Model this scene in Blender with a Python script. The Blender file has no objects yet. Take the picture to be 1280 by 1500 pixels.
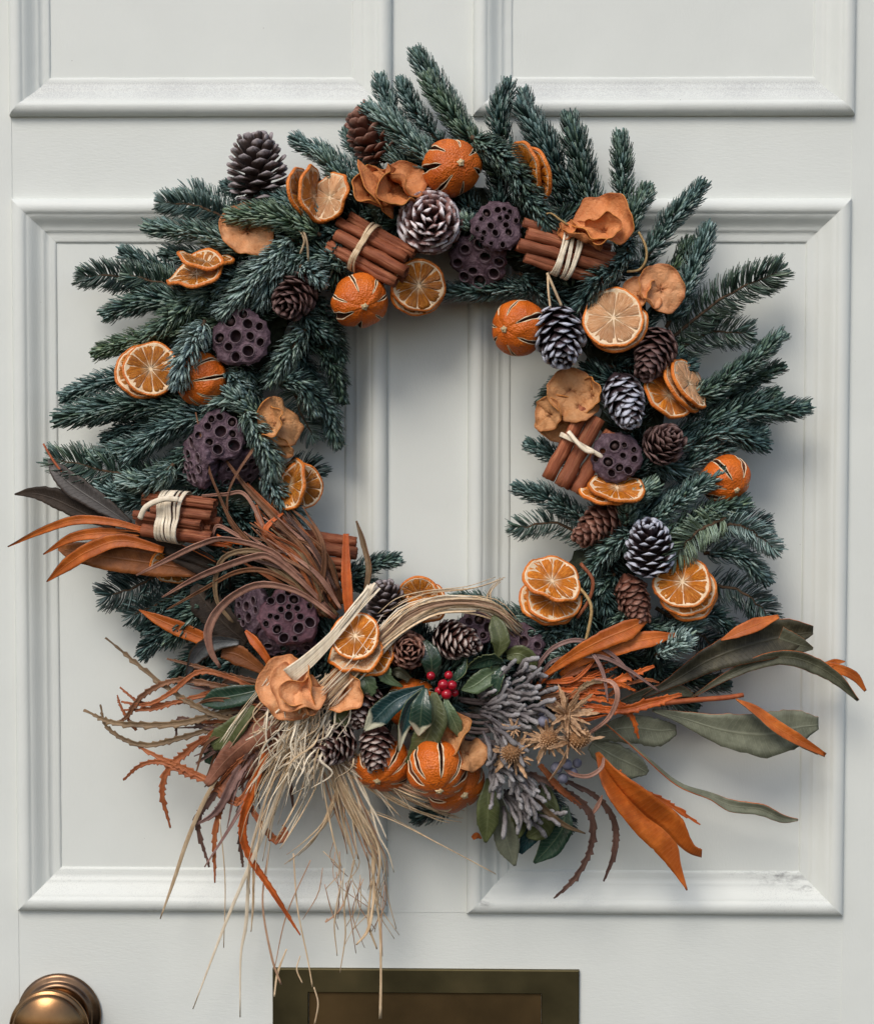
import bpy, math, random
import numpy as np
from mathutils import Matrix, Vector

# ------------------------------------------------------------------ camera, sky, sun, exposure
C = bpy.context.scene.collection
scn = bpy.context.scene
S = 0.0006                      # metres for one unit of the layout grid
D = 2400.0                      # camera distance in those units
F = 2400.0
PITCH, YAW, ROLL = -0.0419519554, 0.0155747653, 0.00185766729

def _rot():
    cp, sp, cy, sy, cr, sr = (math.cos(PITCH), math.sin(PITCH), math.cos(YAW), math.sin(YAW), math.cos(ROLL), math.sin(ROLL))
    Rx = np.array([[1, 0, 0], [0, cp, -sp], [0, sp, cp]])
    Ry = np.array([[cy, 0, sy], [0, 1, 0], [-sy, 0, cy]])
    Rz = np.array([[cr, -sr, 0], [sr, cr, 0], [0, 0, 1]])
    V = np.array([[1, 0, 0], [0, 0, -1], [0, 1, 0]])          # (right, up, toward viewer) -> world
    return V @ (Ry @ Rx @ Rz)
RC = _rot()
CAM = RC @ np.array([0, 0, D]) * S

cam = bpy.data.cameras.new('camera')
cam.sensor_fit = 'VERTICAL'
cam.sensor_height = 24.0
cam.lens = F / 1500.0 * 24.0
cam.clip_start = 0.05
cam.clip_end = 200
co = bpy.data.objects.new('camera', cam)
C.objects.link(co)
co.matrix_world = Matrix.Translation(Vector(CAM)) @ Matrix(RC.tolist()).to_4x4()
scn.camera = co

SUN_EL, SUN_AZ = math.radians(45), math.radians(203)          # azimuth clockwise from +Y
w = bpy.data.worlds.new('World')
scn.world = w
w.use_nodes = True
nt = w.node_tree
sky = nt.nodes.new('ShaderNodeTexSky')
sky.sky_type = 'NISHITA'
sky.sun_disc = False
sky.sun_elevation = SUN_EL
sky.sun_rotation = SUN_AZ
sky.air_density = 1.0
sky.dust_density = 2.2
sky.ozone_density = 1.2
bg = nt.nodes['Background']
bg.inputs['Strength'].default_value = 0.115
nt.links.new(sky.outputs[0], bg.inputs['Color'])
sun = bpy.data.lights.new('sun', 'SUN')
sun.energy = 1.5
sun.angle = math.radians(26)
sun.color = (1.0, 0.935, 0.85)
so = bpy.data.objects.new('sun', sun)
C.objects.link(so)
sd = Vector((math.sin(SUN_AZ) * math.cos(SUN_EL), math.cos(SUN_AZ) * math.cos(SUN_EL), math.sin(SUN_EL)))
so.rotation_euler = sd.to_track_quat('Z', 'Y').to_euler()
scn.view_settings.view_transform = 'Standard'
scn.view_settings.look = 'None'
scn.view_settings.exposure = 0.34
scn.view_settings.gamma = 1.0

rng = np.random.default_rng(11)
random.seed(5)

# ------------------------------------------------------------------ helpers
def U(a):
    """layout points (x, y, depth toward the viewer) -> world"""
    a = np.atleast_2d(np.asarray(a, float))
    d = np.stack([(a[:, 0] - 640) / F, (750 - a[:, 1]) / F, -np.ones(len(a))], 1) @ RC.T
    t = (-a[:, 2] * S - CAM[1]) / d[:, 1]
    return CAM + d * t[:, None]

def sc(d):
    return S * (D - d) / D

def vw(v):
    v = np.asarray(v, float)
    return np.array([v[0], -v[2], v[1]])

def frame(axis, roll=0.0):
    """3x3 with local Z along a view-space axis (right, up, toward viewer)"""
    z = vw(axis); z = z / np.linalg.norm(z)
    up = np.array([0, 0, 1.0]) if abs(z[2]) < 0.9 else np.array([0, -1.0, 0])
    x = np.cross(up, z); x /= np.linalg.norm(x)
    y = np.cross(z, x)
    c, s = math.cos(roll), math.sin(roll)
    return np.stack([x * c + y * s, y * c - x * s, z], 1)

def cr(pts, n):
    """Catmull-Rom through rows of pts, n samples"""
    p = np.asarray(pts, float)
    if len(p) == 2:
        t = np.linspace(0, 1, n)[:, None]
        return p[0] * (1 - t) + p[1] * t
    q = np.vstack([2 * p[0] - p[1], p, 2 * p[-1] - p[-2]])
    t = np.linspace(0, len(p) - 1 - 1e-9, n)
    i = t.astype(int); f = (t - i)[:, None]
    a, b, c_, d = q[i], q[i + 1], q[i + 2], q[i + 3]
    return 0.5 * (2 * b + (c_ - a) * f + (2 * a - 5 * b + 4 * c_ - d) * f ** 2 + (3 * b - a - 3 * c_ + d) * f ** 3)

def unit(a):
    return a / np.maximum(np.linalg.norm(a, axis=-1, keepdims=True), 1e-12)

def fast_mesh(name, v, faces, smooth=True, mi=None, attrs=None):
    """faces: (n,k) int array or list of arrays of differing k"""
    me = bpy.data.meshes.new(name)
    fl = faces if isinstance(faces, list) else [faces]
    fl = [np.asarray(f, np.int32) for f in fl if len(f)]
    v = np.asarray(v, np.float32)
    me.vertices.add(len(v)); me.vertices.foreach_set('co', v.ravel())
    loops = np.concatenate([f.ravel() for f in fl])
    cnt = np.concatenate([np.full(len(f), f.shape[1], np.int32) for f in fl])
    st = np.concatenate([[0], np.cumsum(cnt)[:-1]]).astype(np.int32)
    me.loops.add(len(loops)); me.loops.foreach_set('vertex_index', loops)
    me.polygons.add(len(cnt)); me.polygons.foreach_set('loop_start', st)
    me.polygons.foreach_set('use_smooth', np.full(len(cnt), smooth, bool))
    if mi is not None:
        me.polygons.foreach_set('material_index', np.asarray(mi, np.int32))
    for k, val in (attrs or {}).items():
        val = np.asarray(val, np.float32)
        if val.ndim == 1:
            a = me.attributes.new(k, 'FLOAT', 'POINT'); a.data.foreach_set('value', val)
        else:
            a = me.attributes.new(k, 'FLOAT_VECTOR', 'POINT'); a.data.foreach_set('vector', val.ravel())
    me.update(calc_edges=True)
    me.validate()
    return me

def link(name, me, mats, parent=None, loc=None, R=None, scale=None, kind=None):
    o = bpy.data.objects.new(name, me)
    C.objects.link(o)
    if me is not None and not len(me.materials):
        for m in (mats if isinstance(mats, (list, tuple)) else [mats]):
            me.materials.append(m)
    if parent is not None:
        o.parent = parent
    M = Matrix.Identity(4)
    if R is not None:
        M = Matrix(np.asarray(R).tolist()).to_4x4()
    if scale is not None:
        M = M @ Matrix.Diagonal((*scale, 1.0)) if hasattr(scale, '__len__') else M @ Matrix.Scale(scale, 4)
    if loc is not None:
        M = Matrix.Translation(Vector([float(x) for x in loc])) @ M
    o.matrix_local = M
    if kind:
        o['kind'] = kind
    return o

def tag(o, label, cat, group=None):
    o['label'] = label; o['category'] = cat
    if group:
        o['group'] = group
    return o

def thing(name, label, cat, group=None, loc=(0, 0, 0), R=None):
    return tag(link(name, None, None, None, loc, R), label, cat, group)

def grid_faces(n, m, wrap=False, off=0, flip=False):
    i = np.arange(n - 1)[:, None]; j = np.arange(m if wrap else m - 1)[None, :]
    j2 = (j + 1) % m
    f = np.stack([i * m + j + 0 * j, i * m + j2, (i + 1) * m + j2, (i + 1) * m + j + 0 * j], -1).reshape(-1, 4) + off
    return f[:, ::-1] if flip else f

def solid_grid(P, th, wrap=False, flip=False):
    """thick sheet; returns verts, faces, mat idx (0 front, 1 back, 2 edge). th scalar or (n,m)"""
    n, m = P.shape[:2]
    du = np.gradient(P, axis=0)
    dv = (np.roll(P, -1, 1) - np.roll(P, 1, 1)) / 2 if wrap else np.gradient(P, axis=1)
    N = unit(np.cross(dv, du))
    if flip:
        N = -N
    th = np.asarray(th, float)
    if th.ndim == 0:
        th = np.full((n, m), float(th))
    A = P + N * th[..., None] / 2; B = P - N * th[..., None] / 2
    v = np.concatenate([A.reshape(-1, 3), B.reshape(-1, 3)])
    o = n * m
    ft = grid_faces(n, m, wrap, 0, flip=flip); fb = grid_faces(n, m, wrap, o, flip=not flip)
    ed = []
    for r in (0, n - 1):
        a = r * m + np.arange(m if wrap else m - 1); b = r * m + (np.arange(m if wrap else m - 1) + 1) % m
        e = np.stack([a, b, b + o, a + o], 1)
        if (r == 0) == (not flip):
            e = e[:, ::-1]
        ed.append(e)
    if not wrap:
        for c_ in (0, m - 1):
            a = np.arange(n - 1) * m + c_; b = a + m
            e = np.stack([a, b, b + o, a + o], 1)
            if (c_ == m - 1) == (not flip):
                e = e[:, ::-1]
            ed.append(e)
    fe = np.concatenate(ed)
    f = np.concatenate([ft, fb, fe])
    mi = np.concatenate([np.zeros(len(ft)), np.ones(len(fb)), np.full(len(fe), 2)]).astype(int)
    return v, f, mi

def lathe(prof, n=32, wob=None):
    p = np.asarray(prof, float)
    a = np.linspace(0, 2 * math.pi, n, endpoint=False)
    r = p[:, 0][:, None] * np.ones(n)
    if wob is not None:
        r = r * (1 + wob(a)[None, :])
    P = np.stack([r * np.cos(a), r * np.sin(a), p[:, 1][:, None] + 0 * r], -1)
    return P.reshape(-1, 3), grid_faces(len(p), n, True)

def tube(path, r, sides=6, flat=1.0, caps=True, tw=0.0):
    """path (n,3), r scalar or (n,)"""
    path = np.asarray(path, float); n = len(path)
    r = np.broadcast_to(np.asarray(r, float), (n,))
    T = unit(np.gradient(path, axis=0))
    ref = np.array([0, -1.0, 0.03])
    A = unit(np.cross(T, ref)); B = np.cross(A, T)
    if tw:
        ph = np.linspace(0, tw, n)[:, None] if np.ndim(tw) == 0 else np.asarray(tw)[:, None]
        A, B = A * np.cos(ph) + B * np.sin(ph), B * np.cos(ph) - A * np.sin(ph)
    a = np.linspace(0, 2 * math.pi, sides, endpoint=False)
    P = path[:, None] + r[:, None, None] * (A[:, None] * np.cos(a)[:, None] + B[:, None] * np.sin(a)[:, None] * flat)
    v = P.reshape(-1, 3); f = [grid_faces(n, sides, True)]
    if caps:
        v = np.vstack([v, path[0], path[-1]])
        j = np.arange(sides); j2 = (j + 1) % sides
        f.append(np.stack([j2, j, np.full(sides, n * sides)], 1))
        f.append(np.stack([(n - 1) * sides + j, (n - 1) * sides + j2, np.full(sides, n * sides + 1)], 1))
    return v, f

def join(parts):
    """list of (v, faces) -> one (v, [quads, tris])"""
    vs, q, t, o = [], [], [], 0
    for v, f in parts:
        for g in (f if isinstance(f, list) else [f]):
            g = np.asarray(g)
            (q if g.shape[1] == 4 else t).append(g + o)
        vs.append(v); o += len(v)
    out = []
    if q: out.append(np.concatenate(q))
    if t: out.append(np.concatenate(t))
    return np.concatenate(vs), out

# ------------------------------------------------------------------ materials
class NT:
    def __init__(self, name):
        self.m = bpy.data.materials.new(name); self.m.use_nodes = True
        self.t = self.m.node_tree; self.b = self.t.nodes['Principled BSDF']
    def n(self, typ, **kw):
        x = self.t.nodes.new(typ)
        for k, v in kw.items():
            setattr(x, k, v)
        return x
    def l(self, a, b):
        self.t.links.new(a, b)
    def noise(self, scale, detail=4, vec=None, rough=0.55):
        x = self.n('ShaderNodeTexNoise'); x.inputs['Scale'].default_value = scale
        x.inputs['Detail'].default_value = detail; x.inputs['Roughness'].default_value = rough
        if vec is not None: self.l(vec, x.inputs['Vector'])
        return x.outputs['Fac']
    def coord(self, stretch=None, src='Object'):
        o = self.n('ShaderNodeTexCoord').outputs[src]
        if stretch:
            mp = self.n('ShaderNodeMapping'); mp.inputs['Scale'].default_value = stretch
            self.l(o, mp.inputs['Vector']); o = mp.outputs[0]
        return o
    def attr(self, name, out='Fac'):
        x = self.n('ShaderNodeAttribute', attribute_name=name); return x.outputs[out]
    def ramp(self, fac, stops):
        x = self.n('ShaderNodeValToRGB'); e = x.color_ramp.elements
        while len(e) < len(stops): e.new(0.5)
        for k, (p, c_) in enumerate(stops):
            e[k].position = p; e[k].color = (*c_, 1) if len(c_) == 3 else c_
        self.l(fac, x.inputs[0]); return x.outputs[0]
    def mix(self, fac, a, b, mode='MIX'):
        x = self.n('ShaderNodeMix', data_type='RGBA', blend_type=mode)
        for s, v in ((0, fac), (6, a), (7, b)):
            if hasattr(v, 'links'): self.l(v, x.inputs[s])
            else: x.inputs[s].default_value = (*v, 1) if hasattr(v, '__len__') else v
        return x.outputs[2]
    def math(self, op, a, b=None, clamp=False):
        x = self.n('ShaderNodeMath', operation=op, use_clamp=clamp)
        for s, v in ((0, a), (1, b)):
            if v is None: continue
            if hasattr(v, 'links'): self.l(v, x.inputs[s])
            else: x.inputs[s].default_value = v
        return x.outputs[0]
    def rnd(self):
        return self.n('ShaderNodeObjectInfo').outputs['Random']
    def jitter(self, col, amt):
        """brightness varies from object to object"""
        h = self.n('ShaderNodeHueSaturation')
        self.l(self.math('MULTIPLY_ADD', self.rnd(), amt), h.inputs['Value'])
        h.inputs['Value'].links[0].from_node.inputs[2].default_value = 1 - amt / 2
        self.l(col, h.inputs['Color']); return h.outputs[0]
    def bump(self, h, strength, dist=0.001):
        x = self.n('ShaderNodeBump'); x.inputs['Strength'].default_value = strength
        x.inputs['Distance'].default_value = dist
        self.l(h, x.inputs['Height']); self.l(x.outputs[0], self.b.inputs['Normal'])
    def done(self, col, rough, spec=0.4, metal=0.0):
        if hasattr(col, 'links'): self.l(col, self.b.inputs['Base Color'])
        else: self.b.inputs['Base Color'].default_value = (*col, 1)
        if hasattr(rough, 'links'): self.l(rough, self.b.inputs['Roughness'])
        else: self.b.inputs['Roughness'].default_value = rough
        self.b.inputs['Specular IOR Level'].default_value = spec
        self.b.inputs['Metallic'].default_value = metal
        return self.m

def simple(name, c0, c1, rough=0.6, scale=150, bump=0.3, spec=0.3, stretch=None, jit=0.25, detail=5, lo=0.3, hi=0.7, dist=0.001):
    k = NT(name); f = k.noise(scale, detail, k.coord(stretch))
    col = k.ramp(f, [(lo, c0), (hi, c1)])
    if jit: col = k.jitter(col, jit)
    if bump: k.bump(f, bump, dist)
    return k.done(col, rough, spec)

def paint(name, stretch, dirt=0.0):
    k = NT(name)
    f = k.noise(150, 6, k.coord(stretch), 0.55)
    g = k.noise(9, 5, k.coord())
    col = k.ramp(g, [(0.3, (0.650, 0.676, 0.640)), (0.7, (0.695, 0.722, 0.684))])
    if dirt:
        d = k.noise(900, 4, k.coord())
        e = k.noise(16, 3, k.coord())
        m = k.math('MULTIPLY', k.ramp(d, [(0.5, (0, 0, 0)), (0.7, (1, 1, 1))]), k.ramp(e, [(0.42, (0, 0, 0)), (0.62, (1, 1, 1))]))
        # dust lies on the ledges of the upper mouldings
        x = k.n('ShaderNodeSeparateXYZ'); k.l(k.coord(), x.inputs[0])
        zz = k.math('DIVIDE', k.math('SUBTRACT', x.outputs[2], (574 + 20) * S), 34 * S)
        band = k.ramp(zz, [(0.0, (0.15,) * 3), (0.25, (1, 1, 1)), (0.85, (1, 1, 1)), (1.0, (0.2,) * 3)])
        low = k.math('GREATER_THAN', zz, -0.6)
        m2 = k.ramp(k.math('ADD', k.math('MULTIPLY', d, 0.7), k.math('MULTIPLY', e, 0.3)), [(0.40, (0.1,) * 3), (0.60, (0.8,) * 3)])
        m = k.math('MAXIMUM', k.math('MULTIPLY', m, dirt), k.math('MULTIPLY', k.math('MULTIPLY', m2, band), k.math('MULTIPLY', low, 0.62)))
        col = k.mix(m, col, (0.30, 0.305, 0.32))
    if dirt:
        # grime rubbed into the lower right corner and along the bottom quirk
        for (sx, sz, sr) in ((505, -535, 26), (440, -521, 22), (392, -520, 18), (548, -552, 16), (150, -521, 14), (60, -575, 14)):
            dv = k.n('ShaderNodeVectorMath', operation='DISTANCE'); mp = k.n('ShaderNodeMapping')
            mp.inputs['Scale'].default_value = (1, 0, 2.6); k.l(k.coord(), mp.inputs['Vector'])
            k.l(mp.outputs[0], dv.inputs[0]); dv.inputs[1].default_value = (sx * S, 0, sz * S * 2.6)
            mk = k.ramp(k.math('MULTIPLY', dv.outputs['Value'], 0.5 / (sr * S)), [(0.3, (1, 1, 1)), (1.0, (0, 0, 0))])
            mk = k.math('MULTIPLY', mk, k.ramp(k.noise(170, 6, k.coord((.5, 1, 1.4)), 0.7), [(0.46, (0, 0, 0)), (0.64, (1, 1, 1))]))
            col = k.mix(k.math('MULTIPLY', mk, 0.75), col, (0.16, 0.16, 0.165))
    sp = k.noise(260, 2, k.coord())
    col = k.mix(k.ramp(sp, [(0.80, (0, 0, 0)), (0.84, (1, 1, 1))]), col, (0.3, 0.29, 0.27))
    h = k.math('ADD', f, k.math('MULTIPLY', k.noise(30, 3, k.coord()), 1.2))
    k.bump(h, 0.15, 0.0011)
    return k.done(col, k.ramp(g, [(0.3, (0.44,) * 3), (0.7, (0.56,) * 3)]), 0.35)

M = {}
M['paint_h'] = paint('door_paint_rail', (1.2, 6, 5))
M['paint_v'] = paint('door_paint_stile', (5, 6, 1.2))
M['paint_dusty'] = paint('door_paint_dusty', (0.6, 10, 9), 0.30)
M['brass_dark'] = None
def brass(name, stops, rough, scale=40):
    k = NT(name); f = k.noise(scale, 6, k.coord())
    k.bump(k.noise(400, 3, k.coord()), 0.06, 0.0005)
    return k.done(k.ramp(f, stops), k.ramp(f, [(0.3, (rough,) * 3), (0.7, (rough + 0.10,) * 3)]), 0.5, 1.0)
M['brass_dark'] = brass('aged_brass', [(0.3, (0.068, 0.058, 0.030)), (0.55, (0.105, 0.088, 0.044)), (0.75, (0.145, 0.115, 0.056))], 0.55, 16)
M['brass_flap'] = brass('aged_brass_flap', [(0.3, (0.085, 0.058, 0.028)), (0.6, (0.135, 0.088, 0.040)), (0.75, (0.175, 0.115, 0.052))], 0.55, 14)
M['brass_knob'] = brass('knob_brass', [(0.3, (0.20, 0.108, 0.050)), (0.7, (0.33, 0.188, 0.088))], 0.22, 30)
M['brass_rose'] = brass('rose_brass', [(0.3, (0.13, 0.08, 0.05)), (0.7, (0.24, 0.15, 0.09))], 0.26, 60)

def needle_mat():
    k = NT('fir_needles')
    v = k.attr('tone')
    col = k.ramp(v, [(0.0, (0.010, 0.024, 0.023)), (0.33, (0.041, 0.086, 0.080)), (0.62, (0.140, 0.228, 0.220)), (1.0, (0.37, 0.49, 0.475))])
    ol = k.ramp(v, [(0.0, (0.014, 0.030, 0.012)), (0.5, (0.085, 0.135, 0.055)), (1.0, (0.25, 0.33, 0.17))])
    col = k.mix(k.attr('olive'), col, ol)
    return k.done(col, 0.36, 0.5)
M['needle'] = needle_mat()
M['twig'] = simple('fir_twig', (0.05, 0.03, 0.018), (0.11, 0.065, 0.035), 0.8, 200)

def cone_mat(name, inner, outer, tip, frost, start=0.72, lo=0.35, hi=0.6):
    k = NT(name)
    x = k.n('ShaderNodeSeparateXYZ'); k.l(k.coord(), x.inputs[0])
    nz = k.noise(5, 5, k.coord((1, 1, 1)))
    col = k.mix(k.math('ADD', x.outputs[0], k.math('MULTIPLY_ADD', nz, 0.5), True), inner, outer)
    t = k.math('ADD', x.outputs[0], k.math('MULTIPLY', k.math('SUBTRACT', nz, 0.5), 0.5))
    t = k.math('ADD', t, k.math('MULTIPLY', k.math('SUBTRACT', k.rnd(), 0.5), 0.16))
    fr = k.ramp(t, [(start, (0, 0, 0)), (min(0.999, start + 0.10), (1, 1, 1))])
    col = k.mix(k.math('MULTIPLY', fr, frost), col, tip)
    k.bump(k.noise(14, 4, k.coord((1, 4, 4))), 0.35, 0.002)
    return k.done(k.jitter(col, 0.35), 0.52, 0.35)
M['cone_grey'] = cone_mat('cone_weathered', (0.030, 0.020, 0.020), (0.105, 0.072, 0.064), (0.36, 0.32, 0.33), 0.75, 0.80)
M['cone_red'] = cone_mat('cone_red_brown', (0.028, 0.011, 0.009), (0.15, 0.055, 0.035), (0.36, 0.20, 0.15), 0.6, 0.82)
M['cone_frost'] = cone_mat('cone_frosted', (0.07, 0.03, 0.026), (0.30, 0.165, 0.15), (0.80, 0.74, 0.75), 0.95, 0.90)
M['cone_blue'] = cone_mat('cone_blue_frosted', (0.018, 0.013, 0.018), (0.055, 0.034, 0.040), (0.50, 0.52, 0.60), 0.95, 0.81)
M['cone_dark'] = cone_mat('cone_dark_brown', (0.018, 0.009, 0.009), (0.10, 0.048, 0.042), (0.20, 0.13, 0.12), 0.6, 0.8)
M['cone_tipped'] = cone_mat('cone_grey_tipped', (0.025, 0.010, 0.009), (0.09, 0.038, 0.030), (0.46, 0.38, 0.34), 0.95, 0.84)
M['cone_core'] = simple('cone_core', (0.02, 0.01, 0.008), (0.04, 0.02, 0.015), 0.8)

def peel(name, c0, c1):
    k = NT(name); f = k.noise(35, 5, k.coord())
    p = k.n('ShaderNodeTexVoronoi'); p.inputs['Scale'].default_value = 620
    k.l(k.coord(), p.inputs['Vector'])
    k.bump(k.math('ADD', k.math('MULTIPLY', p.outputs['Distance'], 0.9), k.math('MULTIPLY', k.noise(90, 6, k.coord()), 1.6)), 0.6, 0.0012)
    col = k.ramp(f, [(0.3, c0), (0.7, c1)])
    sc_ = k.ramp(k.noise(75, 6, k.coord(), 0.7), [(0.56, (0, 0, 0)), (0.74, (0.75,) * 3)])
    col = k.mix(sc_, col, tuple(q * 0.55 for q in c0))
    return k.done(k.jitter(col, 0.3), 0.45, 0.4)
M['peel'] = peel('dried_orange_peel', (0.47, 0.085, 0.005), (0.68, 0.155, 0.010))
M['rind'] = peel('orange_slice_rind', (0.54, 0.125, 0.012), (0.72, 0.22, 0.03))
M['pith'] = simple('orange_pith', (0.70, 0.48, 0.27), (0.86, 0.70, 0.50), 0.75, 400, 0.4)
M['orange_inside'] = simple('dried_orange_inside', (0.05, 0.014, 0.006), (0.13, 0.04, 0.014), 0.85, 200)
M['calyx'] = simple('orange_calyx', (0.45, 0.32, 0.16), (0.70, 0.55, 0.33), 0.8, 300)

def flesh(name, cA, cB, cC):
    k = NT(name)
    a = k.attr('luv', 'Vector')
    mp = k.n('ShaderNodeMapping'); mp.inputs['Scale'].default_value = (2.2, 13, 1)
    k.l(a, mp.inputs['Vector'])
    f = k.noise(2.1, 7, mp.outputs[0], 0.66)
    col = k.ramp(f, [(0.28, cA), (0.52, cB), (0.74, cC)])
    x = k.n('ShaderNodeSeparateXYZ'); k.l(a, x.inputs[0])
    ctr = k.ramp(x.outputs[0], [(0.10, (1, 1, 1)), (0.38, (0, 0, 0))])
    col = k.mix(k.math('MULTIPLY', k.math('MULTIPLY', ctr, f), 1.1), col, (0.86, 0.62, 0.36))
    k.bump(f, 0.9, 0.0022)
    k.b.inputs['Transmission Weight'].default_value = 0.0
    k.b.inputs['Subsurface Weight'].default_value = 0.0
    return k.done(k.jitter(col, 0.42), 0.26, 0.55)
M['flesh'] = flesh('orange_flesh', (0.32, 0.062, 0.003), (0.68, 0.200, 0.012), (0.88, 0.44, 0.08))
M['flesh_amber'] = flesh('amber_flesh', (0.22, 0.050, 0.003), (0.50, 0.155, 0.008), (0.78, 0.38, 0.055))
M['flesh_pale'] = flesh('pale_flesh', (0.48, 0.17, 0.05), (0.72, 0.38, 0.18), (0.88, 0.66, 0.44))

def apple(name, c0, c1, c2):
    k = NT(name); f = k.noise(120, 8, k.coord(), 0.68)
    k.bump(k.math('ADD', k.noise(150, 7, k.coord((1, 2.2, 1)), 0.65), k.noise(420, 4, k.coord())), 0.6, 0.0016)
    col = k.ramp(f, [(0.28, c0), (0.5, c1), (0.75, c2)])
    x = k.n('ShaderNodeSeparateXYZ'); k.l(k.attr('luv', 'Vector'), x.inputs[0])
    lo = k.noise(55, 6, k.coord(), 0.65)
    rad = k.math('ADD', x.outputs[0], k.math('MULTIPLY', k.math('SUBTRACT', lo, 0.5), 0.55))
    brown = k.ramp(rad, [(0.86, (0, 0, 0)), (1.05 - .05, (0.8,) * 3)])
    col = k.mix(brown, col, (c0[0] * 0.62, c0[1] * 0.48, c0[2] * 0.4))
    core = k.ramp(k.math('ADD', x.outputs[0], k.math('MULTIPLY', k.math('SUBTRACT', lo, 0.5), 0.2)), [(0.06, (0.9,) * 3), (0.22, (0, 0, 0))])
    col = k.mix(core, col, (c0[0] * 0.5, c0[1] * 0.4, c0[2] * 0.35))
    spot = k.ramp(k.noise(160, 4, k.coord(), 0.6), [(0.66, (0, 0, 0)), (0.74, (0.6,) * 3)])
    col = k.mix(spot, col, (c0[0] * 0.6, c0[1] * 0.45, c0[2] * 0.4))
    return k.done(k.jitter(col, 0.18), 0.6, 0.3)
M['apple'] = apple('dried_apple', (0.56, 0.225, 0.085), (0.68, 0.315, 0.140), (0.76, 0.41, 0.21))
M['apple_deep'] = apple('dried_apple_deep', (0.47, 0.150, 0.045), (0.58, 0.215, 0.075), (0.66, 0.28, 0.11))
M['apple_tan'] = apple('dried_apple_tan', (0.40, 0.175, 0.065), (0.53, 0.255, 0.105), (0.61, 0.33, 0.155))
M['apple_skin'] = simple('apple_skin', (0.42, 0.13, 0.02), (0.62, 0.26, 0.06), 0.6, 120)

def cinnamon():
    k = NT('cinnamon_bark')
    f = k.noise(420, 8, k.coord((1, 1, 0.07)), 0.7)
    g = k.noise(60, 6, k.coord())
    col = k.ramp(f, [(0.3, (0.085, 0.020, 0.009)), (0.50, (0.25, 0.070, 0.028)), (0.74, (0.46, 0.20, 0.10))])
    col = k.mix(k.ramp(g, [(0.45, (0, 0, 0)), (0.7, (0.6,) * 3)]), col, (0.30, 0.10, 0.05))
    k.bump(f, 0.8, 0.0014)
    return k.done(k.jitter(col, 0.5), 0.62, 0.3)
M['cinnamon'] = cinnamon()
M['raffia'] = simple('raffia_straw', (0.50, 0.34, 0.19), (0.74, 0.58, 0.39), 0.6, 90, 0.4, stretch=(3, 3, 0.6), jit=0.45)
M['raffia_pale'] = simple('raffia_cream', (0.70, 0.58, 0.42), (0.86, 0.77, 0.61), 0.55, 90, 0.4, stretch=(3, 3, 0.6), jit=0.3)
M['raffia_pink'] = simple('raffia_tan', (0.36, 0.21, 0.13), (0.56, 0.36, 0.24), 0.65, 90, 0.4, jit=0.4)
M['twine'] = simple('jute_twine', (0.35, 0.22, 0.09), (0.58, 0.40, 0.18), 0.8, 400)

def lotus():
    k = NT('lotus_pod'); f = k.noise(190, 8, k.coord(), 0.7); g = k.noise(700, 5, k.coord())
    col = k.ramp(f, [(0.3, (0.038, 0.021, 0.030)), (0.5, (0.100, 0.060, 0.078)), (0.72, (0.235, 0.165, 0.195))])
    k.bump(k.math('ADD', f, k.math('MULTIPLY', g, 0.5)), 0.9, 0.002)
    return k.done(k.jitter(col, 0.3), 0.7, 0.25)
M['lotus'] = lotus()
M['lotus_rim'] = simple('lotus_cup_rim', (0.085, 0.055, 0.065), (0.20, 0.145, 0.16), 0.75, 500, 0.6)
M['lotus_seed'] = simple('lotus_seed', (0.03, 0.018, 0.018), (0.10, 0.06, 0.055), 0.5, 200)
M['lotus_cup'] = simple('lotus_seed_cup', (0.030, 0.014, 0.018), (0.075, 0.038, 0.046), 0.7, 200)
M['lotus_warm'] = simple('lotus_pod_warm', (0.045, 0.018, 0.027), (0.17, 0.08, 0.10), 0.66, 200, 0.9, detail=8, dist=0.002)

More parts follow.
